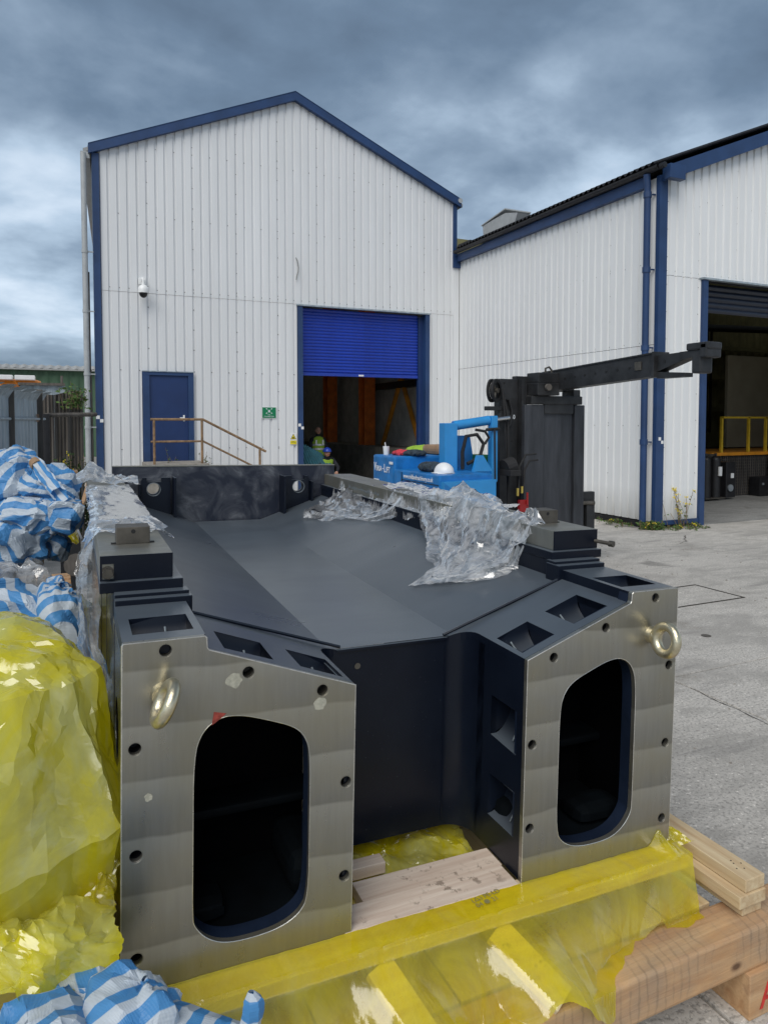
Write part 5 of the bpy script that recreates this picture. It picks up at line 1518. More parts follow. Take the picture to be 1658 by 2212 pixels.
o = sheet_obj('film_peak', toW(P), 'clear', ang=18); tag(o, 'clear plastic film standing up in a peak on the right rail before the blue truck', 'plastic film')

# clear film on the left rail
def lr(xa, xb, ya, yb, n0, m0, seed, lift, lv, ridges, name, mat, label):
    rs = np.random.default_rng(seed)
    t = np.linspace(0, 1, n0)[:, None]; s = np.linspace(0, 1, m0)[None, :]
    X = xa + (xb - xa) * s + 0 * t; Y = ya + (yb - ya) * t + 0 * s
    Z = 1.2165 + lift + 0 * X
    Z = np.where(X < -.05, Z - (-.05 - X) * 1.6, Z); Z = np.where(X > .215, Z - (X - .215) * 1.0, Z)
    A = np.stack([X, Y, Z], 2)
    for nu, nv, amp, sh, sw in ridges: A = ridge(A, nu, nv, amp, sh, rs, False, sw)
    for k, amp, jit in lv: A = fac(A, k, amp, jit, rs)
    inr = (A[..., 0] > -.045) & (A[..., 0] < .208); A[..., 2] = np.where(inr, np.maximum(A[..., 2], 1.2152), A[..., 2])
    o = sheet_obj(name, toW(A), mat, ang=18); tag(o, label, 'plastic film')
lr(-.085, .262, .96, 1.42, 13, 14, 14, .012, ((1, .16, .35), (2, .06, .35), (2, .02, .3)), ((9, 3, .022, .3, False), (7, 3, .012, .3, True)), 'crumpled_film', 'clear', 'clear crumpled film bunched across the left rail behind its steel block')
lr(-.06, .218, 1.40, 3.1, 30, 9, 15, .009, ((3, .004, .2),), ((16, 2, .005, .5, False), (7, 2, .003, -.4, True)), 'film_sheet', 'thin', 'smooth clear film stretched along the left rail')
lr(-.06, .01, 1.9, 2.9, 24, 6, 16, .006, ((1, .15, .3), (3, .10, .3)), ((20, 2, .012, .1, False),), 'film_sheet', 'clear', 'ruffled film edge along the outside of the left rail')
def knot(u, v):
    x = -.20 + .50 * u; y = 3.15 + .60 * v
    z = 1.228 + .150 * max(0, 1 - abs(u - .36) / .22) * max(0, 1 - abs(v - .5) / .5) + .05 * max(0, 1 - abs(u - .62) / .3) * max(0, 1 - abs(v - .5) / .6)
    return (x, y, z)
P = sheetf(knot, 16, 12, 44, ((1, .20, .3), (2, .08, .3), (2, .03, .3)), ((9, 3, .03, .5, False),)); P[..., 2] = np.maximum(P[..., 2], 1.2165)
o = sheet_obj('film_knot', toW(P), 'milky', ang=18); tag(o, 'clear film twisted into a knot at the far end of the left rail', 'plastic film')
def strip(u, v):
    sx0 = np.interp(u, [0, .12, .3, .55, .8, 1], [235, 190, 186, 200, 226, 268]); sx1 = np.interp(u, [0, .12, .3, .55, .7, .8, 1], [246, 250, 246, 250, 285, 290, 276])
    dep = np.interp(u, [0, .3, 1], [2.95, 2.75, 2.10]) + .03 * math.sin(v * 7 + u * 5)
    return at(sx0 + (sx1 - sx0) * v, 1325 + 525 * u, dep)
o = sheet_obj('film_strip', sheetf(strip, 26, 7, 51, ((1, .15, .3), (3, .08, .3), (2, .03, .3)), ((8, 3, .02, .2, True),)), 'thin', ang=30); tag(o, 'long clear film strip hanging to a point beside the left rail', 'plastic film')
# ------------------------------------------------------------------ bundles at the left
def bag_obj(name, c, rad, mat, parent=None, label=None, cat=None, group=None, ang=24, **kw):
    P, uv = bag(c, rad, **kw)
    o = sheet_obj(name, P, mat, uv=uv, parent=parent, ang=ang)
    if label: tag(o, label, cat, group)
    return o
yb = empty('yellow_bundle', at(-150, 2450, 1.95), 'big bulging load wrapped in glossy yellow film at the left edge', 'wrapped bundle')
bag_obj('film_wrap', at(-160, 2040, 1.95), (.46, .40, .50), 'ywrap', yb, rot=.15, ex=(.65, .7), seed=18, coarse=.20, ridges=((9, 2, .030, .8, False), (17, 3, .012, -.5, False)), fine=((1, .03, .2),), n0=15, m0=11, warp=.05, ang=12, up=8, soft=0, crs=((60, .012, .014), (90, .006, .010)))
bag_obj('film_wrap', at(55, 1720, 2.10), (.175, .18, .155), 'ywrap', yb, rot=.3, ex=(.85, .95), seed=23, up=8, crs=((26, .008, .03), (40, .004, .02)), coarse=.24, soft=0, ridges=((8, 3, .030, .8, False), (15, 3, .020, -.7, False)), fine=((2, .09, .3),), n0=20, m0=14, warp=.02, ang=30)
c = at(-60, 1960, 1.98)
MB().bbox(c.x - .34, c.x + .12, c.y - .18, c.y + .30, .0, c.z + .28, .03).build('load', 'zinc', yb)
def drape(u, v):
    sx = -90 + (375 + 20 * u) * v; sy = 2190 + 60 * math.sin(v * 2.6) * (1 - u) + 330 * u
    return at(sx, sy, 1.83 - .40 * u ** .8 + .05 * math.sin(v * 6.5 + u * 2) - .05 * math.sin(u * 5))
o = sheet_obj('loose_film', sheetf(drape, 14, 16, 29, ((1, .14, .3), (3, .03, .3), (2, .02, .3)), ((12, 2, .035, .6, True), (20, 3, .016, -.5, True))), 'ywrap', ang=20); tag(o, 'loose yellow film spread down from the wrapped load to the sill corner', 'plastic film')
def curtain(u, v):
    y = 1.93 + 2.6 * u
    return (.082 - .012 * math.sin(u * 14), y, .30 + (.66 + .05 * math.sin(u * 9)) * v)
o = sheet_obj('film_curtain', sheetf(curtain, 24, 8, 61, ((1, .30, .3), (3, .24, .3), (2, .10, .3)), ((18, 2, .022, .1, False),)), 'ywrap'); tag(o, 'yellow film curtain hanging between the wrapped load and the casting', 'plastic film')
def foot(u, v): return at(np.interp(v, [0, 1], [175 + 20 * u, 290]), 2120 + 330 * u, 1.86 - .14 * u + .02 * math.sin(v * 8))
o = sheet_obj('gathered_film', sheetf(foot, 12, 8, 63, ((1, .30, .3), (3, .24, .3), (2, .10, .3)), ((7, 3, .03, .4, True),)), 'yfilm'); tag(o, 'gathered yellow film at the bottom left corner of the casting', 'plastic film')
bag_obj('film_bale', (.03, 4.55, .46), (.150, .22, .49), 'ywrap', None, 'bale in bright yellow film standing behind the film strip, beside the casting', 'wrapped bundle', rot=0, ex=(.4, .4), seed=65, coarse=.2, ridges=((12, 3, .03, .2, False),), fine=((2, .10, .3),), warp=.01)
w_ = MB(); a, b = at(212, 2180, 1.93), at(224, 2400, 1.80)
w_.bbox(-.020, .020, -.01, .01, 0, (b - a).length, .002)
x = (b - a).normalized(); s_ = RT; u_ = x.cross(s_)
w_.v = [tuple(a + s_ * p[0] + u_ * p[1] + x * p[2]) for p in w_.v]
tag(w_.build('edge_batten', 'board'), 'pale timber batten showing through the yellow film beside the casting', 'batten')

G_ = 'loads under blue striped sheet'
bag_obj('striped_bundle', at(-40, 1690, 3.0), (.33, .36, .36), 'stripes', None, 'low load under blue and white striped sheet, behind the yellow film', 'tarpaulin', G_, rot=.25, ex=(.6, .45), seed=71, coarse=.10, ridges=((12, 3, .04, .3, False), (22, 4, .018, -.3, False)), fine=((2, .10, .3),), warp=.02, tilt=-.05, soft=0, n0=16, m0=11, ang=16)
bag_obj('striped_fold', at(152, 1620, 2.95), (.085, .24, .27), 'stripes', None, 'bunched corner of striped sheet next to the left side of the casting', 'tarpaulin', G_, rot=.1, ex=(.7, .5), seed=73, coarse=.30, ridges=((12, 3, .022, .5, False),), fine=((2, .10, .3),), warp=.02, uvdir=1)
sb = empty('striped_heap', at(-20, 1400, 4.0), 'tall crumpled heap of blue and white striped sheet at the left edge', 'tarpaulin', G_)
for (sx, sy, dep, rad, rot, seed, sw, ex, tilt) in (
        (-90, 1300, 4.15, (.40, .40, .38), .3, 81, 0, .8, .2), (15, 1205, 4.0, (.21, .22, .18), .8, 82, 1, .9, .5), (120, 1225, 3.95, (.155, .20, .14), .1, 83, 0, .9, -.5),
        (150, 1285, 3.80, (.105, .18, .10), .1, 86, 1, .7, .1), (35, 1335, 3.75, (.17, .20, .15), .5, 84, 1, .9, .9), (122, 1345, 3.9, (.070, .16, .12), .2, 85, 0, .9, -.2), (75, 1290, 3.7, (.10, .16, .09), 1.1, 87, 0, .9, .7)):
    bag_obj('sheet_fold', at(sx, sy, dep), rad, 'stripes', sb, rot=rot, ex=(ex, ex), seed=seed, coarse=.42, ridges=((9, 3, .24 * rad[2], .6, False), (16, 3, .14 * rad[2], -.5, False)), fine=((2, .20, .35),), n0=15, m0=11, warp=.03, uvdir=sw, tilt=tilt, soft=0, ang=16)
tb_ = MB(); a, b = at(90, 1158, 3.85), at(150, 1235, 3.66)
P = sheetf(lambda u, v: (a.lerp(b, u) + RT * (.040 * math.cos(v * 2 * math.pi)) + Vector((0, 0, 1)) * (.040 * math.sin(v * 2 * math.pi))), 8, 13, 88, ((1, .30, .1), (2, .24, .1)))
P[:, -1] = P[:, 0]
uvr = np.stack([np.arange(P.shape[1])[None] * .0105 + 0 * P[..., 0], P[..., 0]], 2)
sheet_obj('rolled_sheet', P, 'stripes', uv=uvr, parent=sb)
MB().tube([a + (a - b).normalized() * .012, a + (b - a).normalized() * .03], .033, 18).build('cardboard_core', 'brown', sb)
bag_obj('film_bundle', at(20, 1490, 3.55), (.17, .20, .18), 'milky', None, 'crate load under milky clear film between the striped sheets', 'wrapped bundle', rot=.2, ex=(.75, .75), seed=91, coarse=.15, ridges=((14, 3, .03, .2, False),), fine=((3, .10, .3),))
for k in range(3):
    c = at(-5 + 30 * k, 1490, 3.6)
    tag(MB().bbox(c.x - .022, c.x + .022, c.y, c.y + .04, c.z - .3, c.z + .02 - .03 * k, .003).build('crate_upright', 'wood_z'), ['leftmost', 'middle', 'rightmost'][k] + ' upright crate timber under the milky film', 'timber', 'crate uprights under the milky film')
for k, (sx, h) in enumerate(((82, 1), (93, .9), (104, .95))):
    c = at(sx, 1362, 4.3)
    tag(MB().bbox(c.x - .012, c.x + .012, c.y, c.y + .03, c.z - .16, c.z + .05, .002).build('timber_end', 'wood_z'), ['left', 'middle', 'right'][k] + ' timber end poking out under the striped heap', 'timber', 'timber ends under the striped heap')
bag_obj('yellow_film_scrap', at(176, 1325, 4.7), (.060, .07, .085), 'ywrap', None, 'scrap of bright yellow film hanging behind the striped heap', 'plastic film', seed=95, coarse=.35, ridges=((7, 3, .02, .5, False),), fine=((2, .10, .3),), n0=14, m0=10)
# pallets, card and props on the yard beyond
pt = empty('pallet_stack', at(180, 1385, 6.4), 'broken brown pallets lying on the yard beyond the striped sheets', 'pallets')
c = at(178, 1378, 6.2)
for k in range(4):
    for q in range(5):
        z0 = .02 + .13 * k
        MB().bbox(c.x - .45, c.x + .0, c.y + .16 * q, c.y + .16 * q + .10, z0 + .09, z0 + .112, .003).build('plank', 'beam_x', pt)
    for q in (-.43, -.25, -.07): MB().bbox(c.x + q, c.x + q + .05, c.y, c.y + .74, .02 + .13 * k, .109 + .13 * k, .003).build('bearer', 'beam_x', pt)
c = at(176, 1188, 8.3)
tag(MB().bbox(c.x - .09, c.x + .085, c.y, c.y + .3, c.z - .045, c.z + .045, .006).build('cardboard_box', 'brown'), 'small open cardboard box standing on a dark stand beyond the striped heap', 'box')
tag(MB().bbox(c.x - .12, c.x + .10, c.y, c.y + .35, .0, c.z - .046, .006).build('box_stand', 'dark'), 'dark stand below the small cardboard box', 'stand')
a, b = at(224, 1200, 6.6), at(209, 1256, 6.4)
m_ = MB(); m_.tube([a, b, at(205, 1262, 6.35)], .022, 4)
tag(m_.build('leaning_stick', 'wood_z'), 'thin wooden prop leaning under the film at the far end of the left rail', 'prop')
a, b = at(183, 1298, 4.6), at(206, 1350, 4.3)
tag(MB().tube([a, b], .007, 6).build('white_strap', 'white'), 'thin white strap hanging between striped heap and left rail', 'strap')
pm = MB().cyl(at(190, 1412, 6.3), at(205, 1418, 6.8), .10, 16)
tag(pm.build('pipe_end', 'fence_rust', smooth=True), 'dark rusty pipe end lying on the yard beyond the film strip', 'pipe')
rb_ = MB()
for k in range(26):
    c = Vector((random.uniform(-.35, .35), random.uniform(6.0, 9.5), .02)); s_ = random.uniform(.02, .06)
    rb_.bbox(c.x - s_, c.x + s_, c.y - s_ * .8, c.y + s_, 0, s_ * .8, .006)
tag(rb_.build('rubble', 'step'), 'small rubble scattered on the yard left of the casting', 'rubble', kind='stuff')

# striped sheet over something low, bottom left
bs = empty('striped_bag', at(260, 2620, 1.5), 'blue and white striped sheet bunched in the bottom left foreground', 'tarpaulin')
for (sx, sy, dep, rad, rot, seed, sw, ex, tilt) in ((235, 2650, 1.50, (.190, .17, .150), .3, 101, 0, .9, .1), (325, 2560, 1.47, (.085, .12, .085), .5, 102, 1, .95, .4), (110, 2670, 1.40, (.115, .12, .12), .2, 103, 1, .9, -.3)):
    bag_obj('sheet_fold', at(sx, sy, dep), rad, 'stripes', bs, rot=rot, ex=(ex, ex), seed=seed, coarse=.24, ridges=((8, 3, .17 * rad[2], .6, False), (15, 3, .06 * rad[2], -.6, False)), fine=((2, .07, .3),), n0=15, m0=11, warp=.02, uvdir=sw, uvs=.85, tilt=tilt, ang=16, soft=0)
def tail(pts, rd, seed, n0=14, m0=11, amp=.006, flat=.7, us=1.0):
    C_ = lambda t: Vector([np.interp(t * (len(pts) - 1), range(len(pts)), [p[k] for p in pts]) for k in range(3)])
    def b(u, v):
        c = C_(u); d = (C_(min(1, u + .02)) - C_(max(0, u - .02))).normalized(); s = d.cross(Vector((0, 0, 1))).normalized() if abs(d.z) < .9 else RT.copy(); w = s.cross(d)
        r = np.interp(u * (len(pts) - 1), range(len(pts)), rd); a = v * 2 * math.pi
        return c + s * (r * math.cos(a)) + w * (r * flat * math.sin(a))
    P = sheetf(b, n0, m0, seed, ((1, amp, .2), (2, amp * .5, .2), (2, amp * .2, .2))); P[:, -1] = P[:, 0]
    L = sum((pts[i + 1] - pts[i]).length for i in range(len(pts) - 1))
    uv = np.stack([np.linspace(0, L * us, P.shape[0])[:, None] + 0 * P[..., 0], np.linspace(0, .3, P.shape[1])[None] + 0 * P[..., 0]], 2)
    return P, uv
P, uv = tail([at(360, 2590, 1.50), at(430, 2590, 1.46), at(500, 2600, 1.44), at(570, 2612, 1.43), at(640, 2620, 1.43)], [.085, .068, .056, .048, .040], 111)
sheet_obj('sheet_tail', P, 'stripes', uv=uv, parent=bs)
P, uv = tail([at(612, 2610, 1.43), at(622, 2570, 1.43), at(632, 2535, 1.43), at(634, 2500, 1.43), at(628, 2478, 1.43)], [.020, .021, .023, .021, .006], 113, 10, 8, .003, .9)
sheet_obj('sheet_knot', P, 'stripes', uv=uv * .7 + .02, parent=bs)

# ------------------------------------------------------------------ the fork truck
fk = empty('fork_truck', (5.2, 9.0, 0), 'heavy blue fork truck with black mast parked between casting and warehouse', 'fork truck')
def fb(m, name, mat, **k): return m.build(name, mat, fk, **k)
# rear body with counterweight
fb(MB().bbox(4.0, 5.15, 8.35, 9.02, .35, 1.528, .03), 'counterweight', 'fl_blue')
fb(MB().bbox(4.0, 4.73, 7.14, 7.75, .35, 1.362, .015).bbox(4.0, 5.15, 7.752, 8.345, .35, 1.362, .015), 'engine_cover', 'fl_blue')
fb(MB().box(3.992, 3.999, 7.15, 8.10, 1.243, 1.250).box(3.992, 3.999, 8.105, 8.115, .5, 1.34), 'cover_seam', 'ink')
fb(MB().prism([[(4.02, 1.290), (4.72, 1.30), (4.72, .5), (4.02, .5)]], 7.05, 7.138, lambda u, v, d: (u, d, v)), 'front_cowl', 'fl_blue2')
fb(MB().add([(4.02, 7.048, 1.28), (4.38, 7.048, 1.02), (4.02, 7.048, 1.02)], [(0, 1, 2)]), 'painted_shadow', 'fl_blue')  # flat triangle in darker blue, painted as shade on the cowl
tX = frame_m
fb_t = lambda s, size, y, z, sx=1.0, x=3.990, bold=.002: text('lettering', s, size, frame_m((x, y, z), (0, -1, 0), (0, 0, 1)), 'white_text', fk, sx=sx, bold=bold)
fb_t('V', .16, 8.96, 1.315, .8); fb_t('ERSA', .095, 8.885, 1.315, .85); fb_t('-', .11, 8.69, 1.325); fb_t('L', .16, 8.64, 1.305, .8); fb_t('IFT', .11, 8.565, 1.305, .8)
fb(MB().box(3.988, 3.992, 8.36, 8.47, 1.42, 1.455), 'badge_panel', 'white_text')
fb(MB().box(3.988, 3.992, 8.80, 8.96, 1.13, 1.20), 'badge_panel', 'white_text')
fb_t('0845', .17, 8.80, 1.00, .78)
fb_t('www.midlandmachinery.co.uk', .078, 8.06, 1.272, .82, x=3.996, bold=.001)
fb_t('MIDLAND', .13, 7.92, 1.06, .85)
fb_t('MACHINERY', .13, 8.0, .90, .85)
# overhead frame and tilt cylinder
fb(MB().bbox(4.42, 4.60, 7.74, 7.90, 1.3, 1.965, .01), 'frame_post', 'fl_blue2')
fb(MB().bbox(5.10, 5.19, 7.72, 7.82, 1.2, 2.06, .01), 'frame_post', 'fl_blue2')
fb(MB().prism([[(4.70, 1.36), (5.02, 1.36), (4.94, 1.80), (4.76, 1.80)]], 8.0, 8.12, lambda u, v, d: (u, d, v)), 'seat_tower', 'fl_blue')
fb(MB().cyl((4.60, 7.85, 1.93), (5.10, 7.80, 2.00), .062, 20), 'hydraulic_cylinder', 'fl_blue2', smooth=True)
fb(MB().cyl((5.10, 7.80, 2.00), (5.40, 7.77, 2.035), .026, 14), 'cylinder_rod', 'chrome', smooth=True)
fb(MB().tube([(4.68, 7.75, 1.38), (4.66, 7.72, 1.6), (4.70, 7.7, 1.80), (4.86, 7.7, 1.82), (4.96, 7.7, 1.70), (4.90, 7.7, 1.52), (4.72, 7.7, 1.45)], .024, 10), 'hydraulic_hose', 'rubber', smooth=True)
fb(MB().tube([(4.84, 7.7, 1.88), (4.98, 7.7, 1.86), (5.04, 7.7, 1.78), (4.98, 7.7, 1.70)], .018, 8).tube([(5.0, 7.7, 1.88), (5.2, 7.7, 1.89)], .02, 8), 'hydraulic_hose', 'rubber', smooth=True)
fb(MB().prism([[(4.72, 1.36), (5.0, 1.36), (4.86, 1.56), (4.78, 1.56)]], 7.55, 7.6, lambda u, v, d: (u, d, v)), 'foot_plate', 'fl_blue2')
fb(MB().bbox(4.98, 5.16, 7.85, 8.1, 1.363, 1.55, .02), 'dash_box', 'crate_green')
fb(MB().cyl((5.28, 7.7, 1.38), (5.42, 7.7, 1.42), .11, 16).bbox(5.28, 5.44, 7.55, 7.8, 1.28, 1.36, .01), 'seat', 'rubber')
fb(MB().bbox(4.7, 5.2, 8.4, 8.9, 1.529, 1.66, .05), 'seat_cushion', 'brown')
fb(MB().cyl((5.12, 7.66, .9), (5.10, 7.66, 1.9), .012, 8), 'aerial', 'rubber')
for x in (4.1, 5.0): fb(MB().cyl((x, 9.5, .34), (x + .3, 9.5, .34), .34, 24), 'rear_wheel', 'rubber', smooth=True)
for x in (4.45,): fb(MB().cyl((x, 7.5, .40), (x + .35, 7.5, .40), .40, 24), 'front_wheel', 'rubber', smooth=True)
# mast
fb(MB().bbox(5.38, 5.66, 7.95, 8.10, .1, 2.555, .006), 'mast_channel', 'mast')
fb(MB().box(5.662, 5.70, 7.86, 8.10, .1, 2.55).box(5.72, 5.77, 7.90, 8.06, .1, 2.50), 'mast_channel', 'mast')
fb(MB().bbox(6.52, 6.68, 7.96, 8.10, .1, 2.40, .006), 'mast_channel', 'mast')
fb(MB().bbox(5.66, 6.66, 8.0, 8.09, 2.40, 2.60, .01), 'mast_cross_head', 'mast')
fb(MB().bbox(5.66, 6.66, 8.0, 8.09, .9, 1.02, .01), 'mast_cross_head', 'mast')
text('lettering', '40/60', .078, frame_m((5.455, 7.944, 2.02), (1, 0, 0), (0, 0, 1)), 'white_text', fk, sx=.9, bold=.002)
fb(MB().cyl((5.44, 7.949, 2.50), (5.44, 7.944, 2.50), .014, 10).cyl((5.50, 7.949, 1.93), (5.50, 7.944, 1.93), .012, 10).cyl((5.56, 7.949, 1.72), (5.56, 7.944, 1.72), .012, 10), 'bolt_hole', 'ink')
# hose reel
rc = Vector((5.22, 7.86, 2.39))
ax = Vector((.55, -.83, .0)).normalized()
m = MB()
for r_, o0, o1 in ((.155, -.045, -.02), (.155, .02, .045)): m.cyl(rc + ax * o0, rc + ax * o1, r_, 30, caps=False)
sh1 = ax.orthogonal().normalized(); sh2 = ax.cross(sh1)
for off in (-.045, -.02, .02, .045):
    m.grid([[rc + ax * off + (sh1 * math.cos(t) + sh2 * math.sin(t)) * r_ for t in [2 * math.pi * k / 30 for k in range(31)]] for r_ in (.155, .108)])
fb(m, 'hose_reel', 'rubber', smooth=True)
m = MB().cyl(rc - ax * .04, rc + ax * .06, .035, 14)
for k in range(3):
    t = 2.1 * k + .5; dd = sh1 * math.cos(t) + sh2 * math.sin(t); m.cyl(rc + ax * .02, rc + ax * .02 + dd * .11, .02, 6)
fb(m, 'reel_hub', 'steel_dirty')
fb(MB().cyl(rc - ax * .02, rc + ax * .02, .106, 24), 'reel_drum', 'rubber', smooth=True)
fb(MB().tube([rc + Vector((.13, 0, .03)), (5.36, 7.82, 2.1), (5.385, 7.82, 1.7), (5.43, 7.84, 1.2), (5.44, 7.84, .7)], .014, 8).tube([rc + Vector((.14, 0, -.02)), (5.40, 7.80, 2.05), (5.41, 7.80, 1.6), (5.42, 7.80, .7)], .014, 8), 'hose', 'rubber', smooth=True)
fb(MB().bbox(5.12, 5.40, 7.86, 7.94, 2.13, 2.185, .005).bbox(5.32, 5.47, 7.86, 7.94, 1.98, 2.13, .01), 'reel_bracket', 'mast')
fb(MB().tube([(5.40, 7.93, 2.30), (5.50, 7.92, 2.28), (5.55, 7.92, 2.12), (5.52, 7.92, 1.95), (5.46, 7.92, 1.88)], .018, 8), 'hose_guide', 'mast', smooth=True)
# carriage panel
fb(MB().bbox(5.665, 5.985, 7.80, 7.94, .25, 2.21, .012), 'carriage_post', 'mast_panel')
fb(MB().bbox(5.988, 6.50, 7.84, 7.94, .25, 2.17, .008), 'carriage_panel', 'mast_panel')
fb(MB().bbox(6.503, 6.68, 7.80, 7.94, .25, 2.21, .012), 'carriage_post', 'mast_panel')
fb(MB().bbox(5.99, 6.48, 7.80, 7.838, 2.09, 2.24, .005), 'carriage_plate', 'mast')
fb(MB().bbox(5.76, 6.62, 7.78, 7.94, 2.215, 2.33, .012), 'carriage_beam', 'mast')
fb(MB().bbox(6.70, 6.93, 7.86, 7.94, .2, .99, .01).bbox(6.74, 6.88, 7.80, 7.858, .2, .86, .01), 'fork_heel', 'mast')
fb(MB().cyl((6.68, 7.83, .84), (6.86, 7.79, .84), .03, 10), 'fork_pin', 'steel_dirty')
# jib arm: outer box, inner box, hook head
fb(MB().bbox(5.80, 6.16, 7.70, 8.05, 2.335, 2.50, .01).bbox(5.84, 6.18, 7.74, 8.0, 2.50, 2.64, .012), 'jib_root', 'mast')
fb(MB().cyl((5.95, 7.69, 2.44), (5.95, 7.65, 2.44), .045, 16), 'jib_pin', 'fence_rust', smooth=True)
fb(MB().bbox(6.48, 6.60, 7.80, 7.95, 2.30, 2.42, .01), 'jib_root', 'mast')
fb(MB().tube([(6.0, 7.8, 2.64), (6.0, 7.8, 2.70), (6.06, 7.8, 2.72), (6.10, 7.8, 2.68), (6.10, 7.8, 2.62)], .014, 8), 'lifting_loop', 'steel_dirty', smooth=True)
def armbox(x0, x1, ya, za0, za1, yb_, zb0, zb1):
    m = MB()
    v = [(x0, ya, za0), (x1, ya, za0), (x1, ya, za1), (x0, ya, za1), (x0, yb_, zb0), (x1, yb_, zb0), (x1, yb_, zb1), (x0, yb_, zb1)]
    return m.add(v, [(0, 1, 2, 3), (7, 6, 5, 4), (0, 4, 5, 1), (1, 5, 6, 2), (2, 6, 7, 3), (3, 7, 4, 0)])
fb(armbox(6.17, 6.37, 8.08, 2.40, 2.665, 6.06, 2.505, 2.765), 'jib_arm', 'mast')
fb(armbox(6.155, 6.169, 8.08, 2.655, 2.672, 6.06, 2.755, 2.772).add(*(lambda a: (a.v, a.f))(armbox(6.155, 6.169, 8.08, 2.395, 2.412, 6.06, 2.498, 2.515))), 'jib_flange', 'mast')
for k in range(8):
    y = 7.80 - .195 * k; z = 2.535 + (8.08 - y) * .0505
    fb(MB().cyl((6.1695, y, z), (6.166, y, z), .016, 12), 'pin_hole', 'ink')
fb(MB().bbox(6.155, 6.169, 6.24, 6.34, 2.58, 2.68, .004), 'pin_plate', 'steel_dirty')
fb(MB().bbox(6.15, 6.39, 6.04, 6.075, 2.49, 2.78, .006), 'jib_collar', 'mast')
fb(armbox(6.2, 6.34, 6.04, 2.55, 2.735, 5.66, 2.66, 2.745), 'inner_boom', 'mast')
fb(armbox(6.2, 6.34, 6.04, 2.475, 2.55, 5.66, 2.475, 2.52), 'inner_boom', 'mast')
fb(MB().cyl((6.199, 5.93, 2.66), (6.196, 5.93, 2.66), .02, 12), 'pin_hole', 'ink')
fb(armbox(6.18, 6.36, 5.70, 2.655, 2.745, 5.38, 2.70, 2.75), 'boom_head', 'mast')
fb(MB().bbox(6.16, 6.38, 5.32, 5.60, 2.745, 2.825, .02).bbox(6.16, 6.38, 5.33, 5.42, 2.66, 2.815, .015), 'head_block', 'mast')
fb(MB().bbox(6.18, 6.36, 5.42, 5.54, 2.50, 2.70, .02), 'hook_block', 'mast')
fb(MB().bbox(5.46, 5.60, 7.60, 7.66, .80, .96, .01).cyl((5.56, 7.58, .90), (5.56, 7.58, 1.06), .014, 10), 'valve_block', 'red')
fb(MB().cyl((5.42, 7.6, 1.02), (5.42, 7.6, 1.12), .018, 8).cyl((5.50, 7.62, 1.05), (5.50, 7.62, 1.14), .018, 8), 'fitting', 'brass')
fb(MB().tube([(5.45, 7.62, 1.1), (5.46, 7.62, 1.4), (5.56, 7.62, 1.55), (5.72, 7.62, 1.56)], .014, 8).tube([(5.53, 7.62, 1.1), (5.54, 7.62, 1.35), (5.62, 7.62, 1.47), (5.75, 7.62, 1.48)], .014, 8), 'hose', 'rubber', smooth=True)
# things left on the truck
hh = empty('white_hard_hat', (4.30, 7.30, 1.364), 'white hard hat lying on the blue engine cover', 'hard hat')
hm = MB().sphere((4.24, 7.45, 1.372), .118, 24, 9, (1, 1.15, 1.02), 0, math.pi / 2); hm.build('shell', 'white', hh, smooth='all')
MB().cyl((4.24, 7.45, 1.364), (4.24, 7.45, 1.374), .132, 24, .124).bbox(4.09, 4.20, 7.40, 7.50, 1.365, 1.373, .003).build('brim', 'white', hh, smooth=True)
def rag(name, c, rad, mat, label, cat, seed):
    P, uv = blob(c, rad, .3, (.9, .9), 60, 44, ((14, .035), (34, .012)), seed)
    o = sheet_obj(name, P, mat); tag(o, label, cat); return o
rag('work_gloves', (4.22, 7.72, 1.42), (.10, .20, .055), 'darkcloth', 'dark work jacket heaped on the engine cover behind the hard hat', 'clothing', 201)
rag('glove_pair', (4.28, 7.60, 1.40), (.07, .12, .035), 'khaki', 'khaki gloves beside the white hard hat', 'gloves', 202)
rag('red_jacket', (4.28, 8.62, 1.555), (.12, .17, .03), 'redcloth', 'red cloth lying on the counterweight next to the cup', 'cloth', 203)
rag('dark_jacket', (4.36, 8.46, 1.56), (.14, .15, .035), 'darkcloth', 'dark jacket folded on the counterweight beside the red cloth', 'clothing', 204)
rag('hi_vis_vest', (5.0, 9.3, 1.56), (.28, .3, .06), 'hivis', 'bright yellow hi-vis vest thrown on the rear of the truck', 'vest', 205)
cu = empty('paper_cup', (4.08, 8.83, 1.529), 'small white paper cup with a stirrer on the truck', 'cup')
MB().cyl((4.10, 8.80, 1.529), (4.10, 8.80, 1.645), .036, 16, .046).build('cup', 'white', cu, smooth=True)
MB().cyl((4.10, 8.80, 1.60), (4.085, 8.81, 1.70), .006, 6).build('stirrer', 'white', cu)

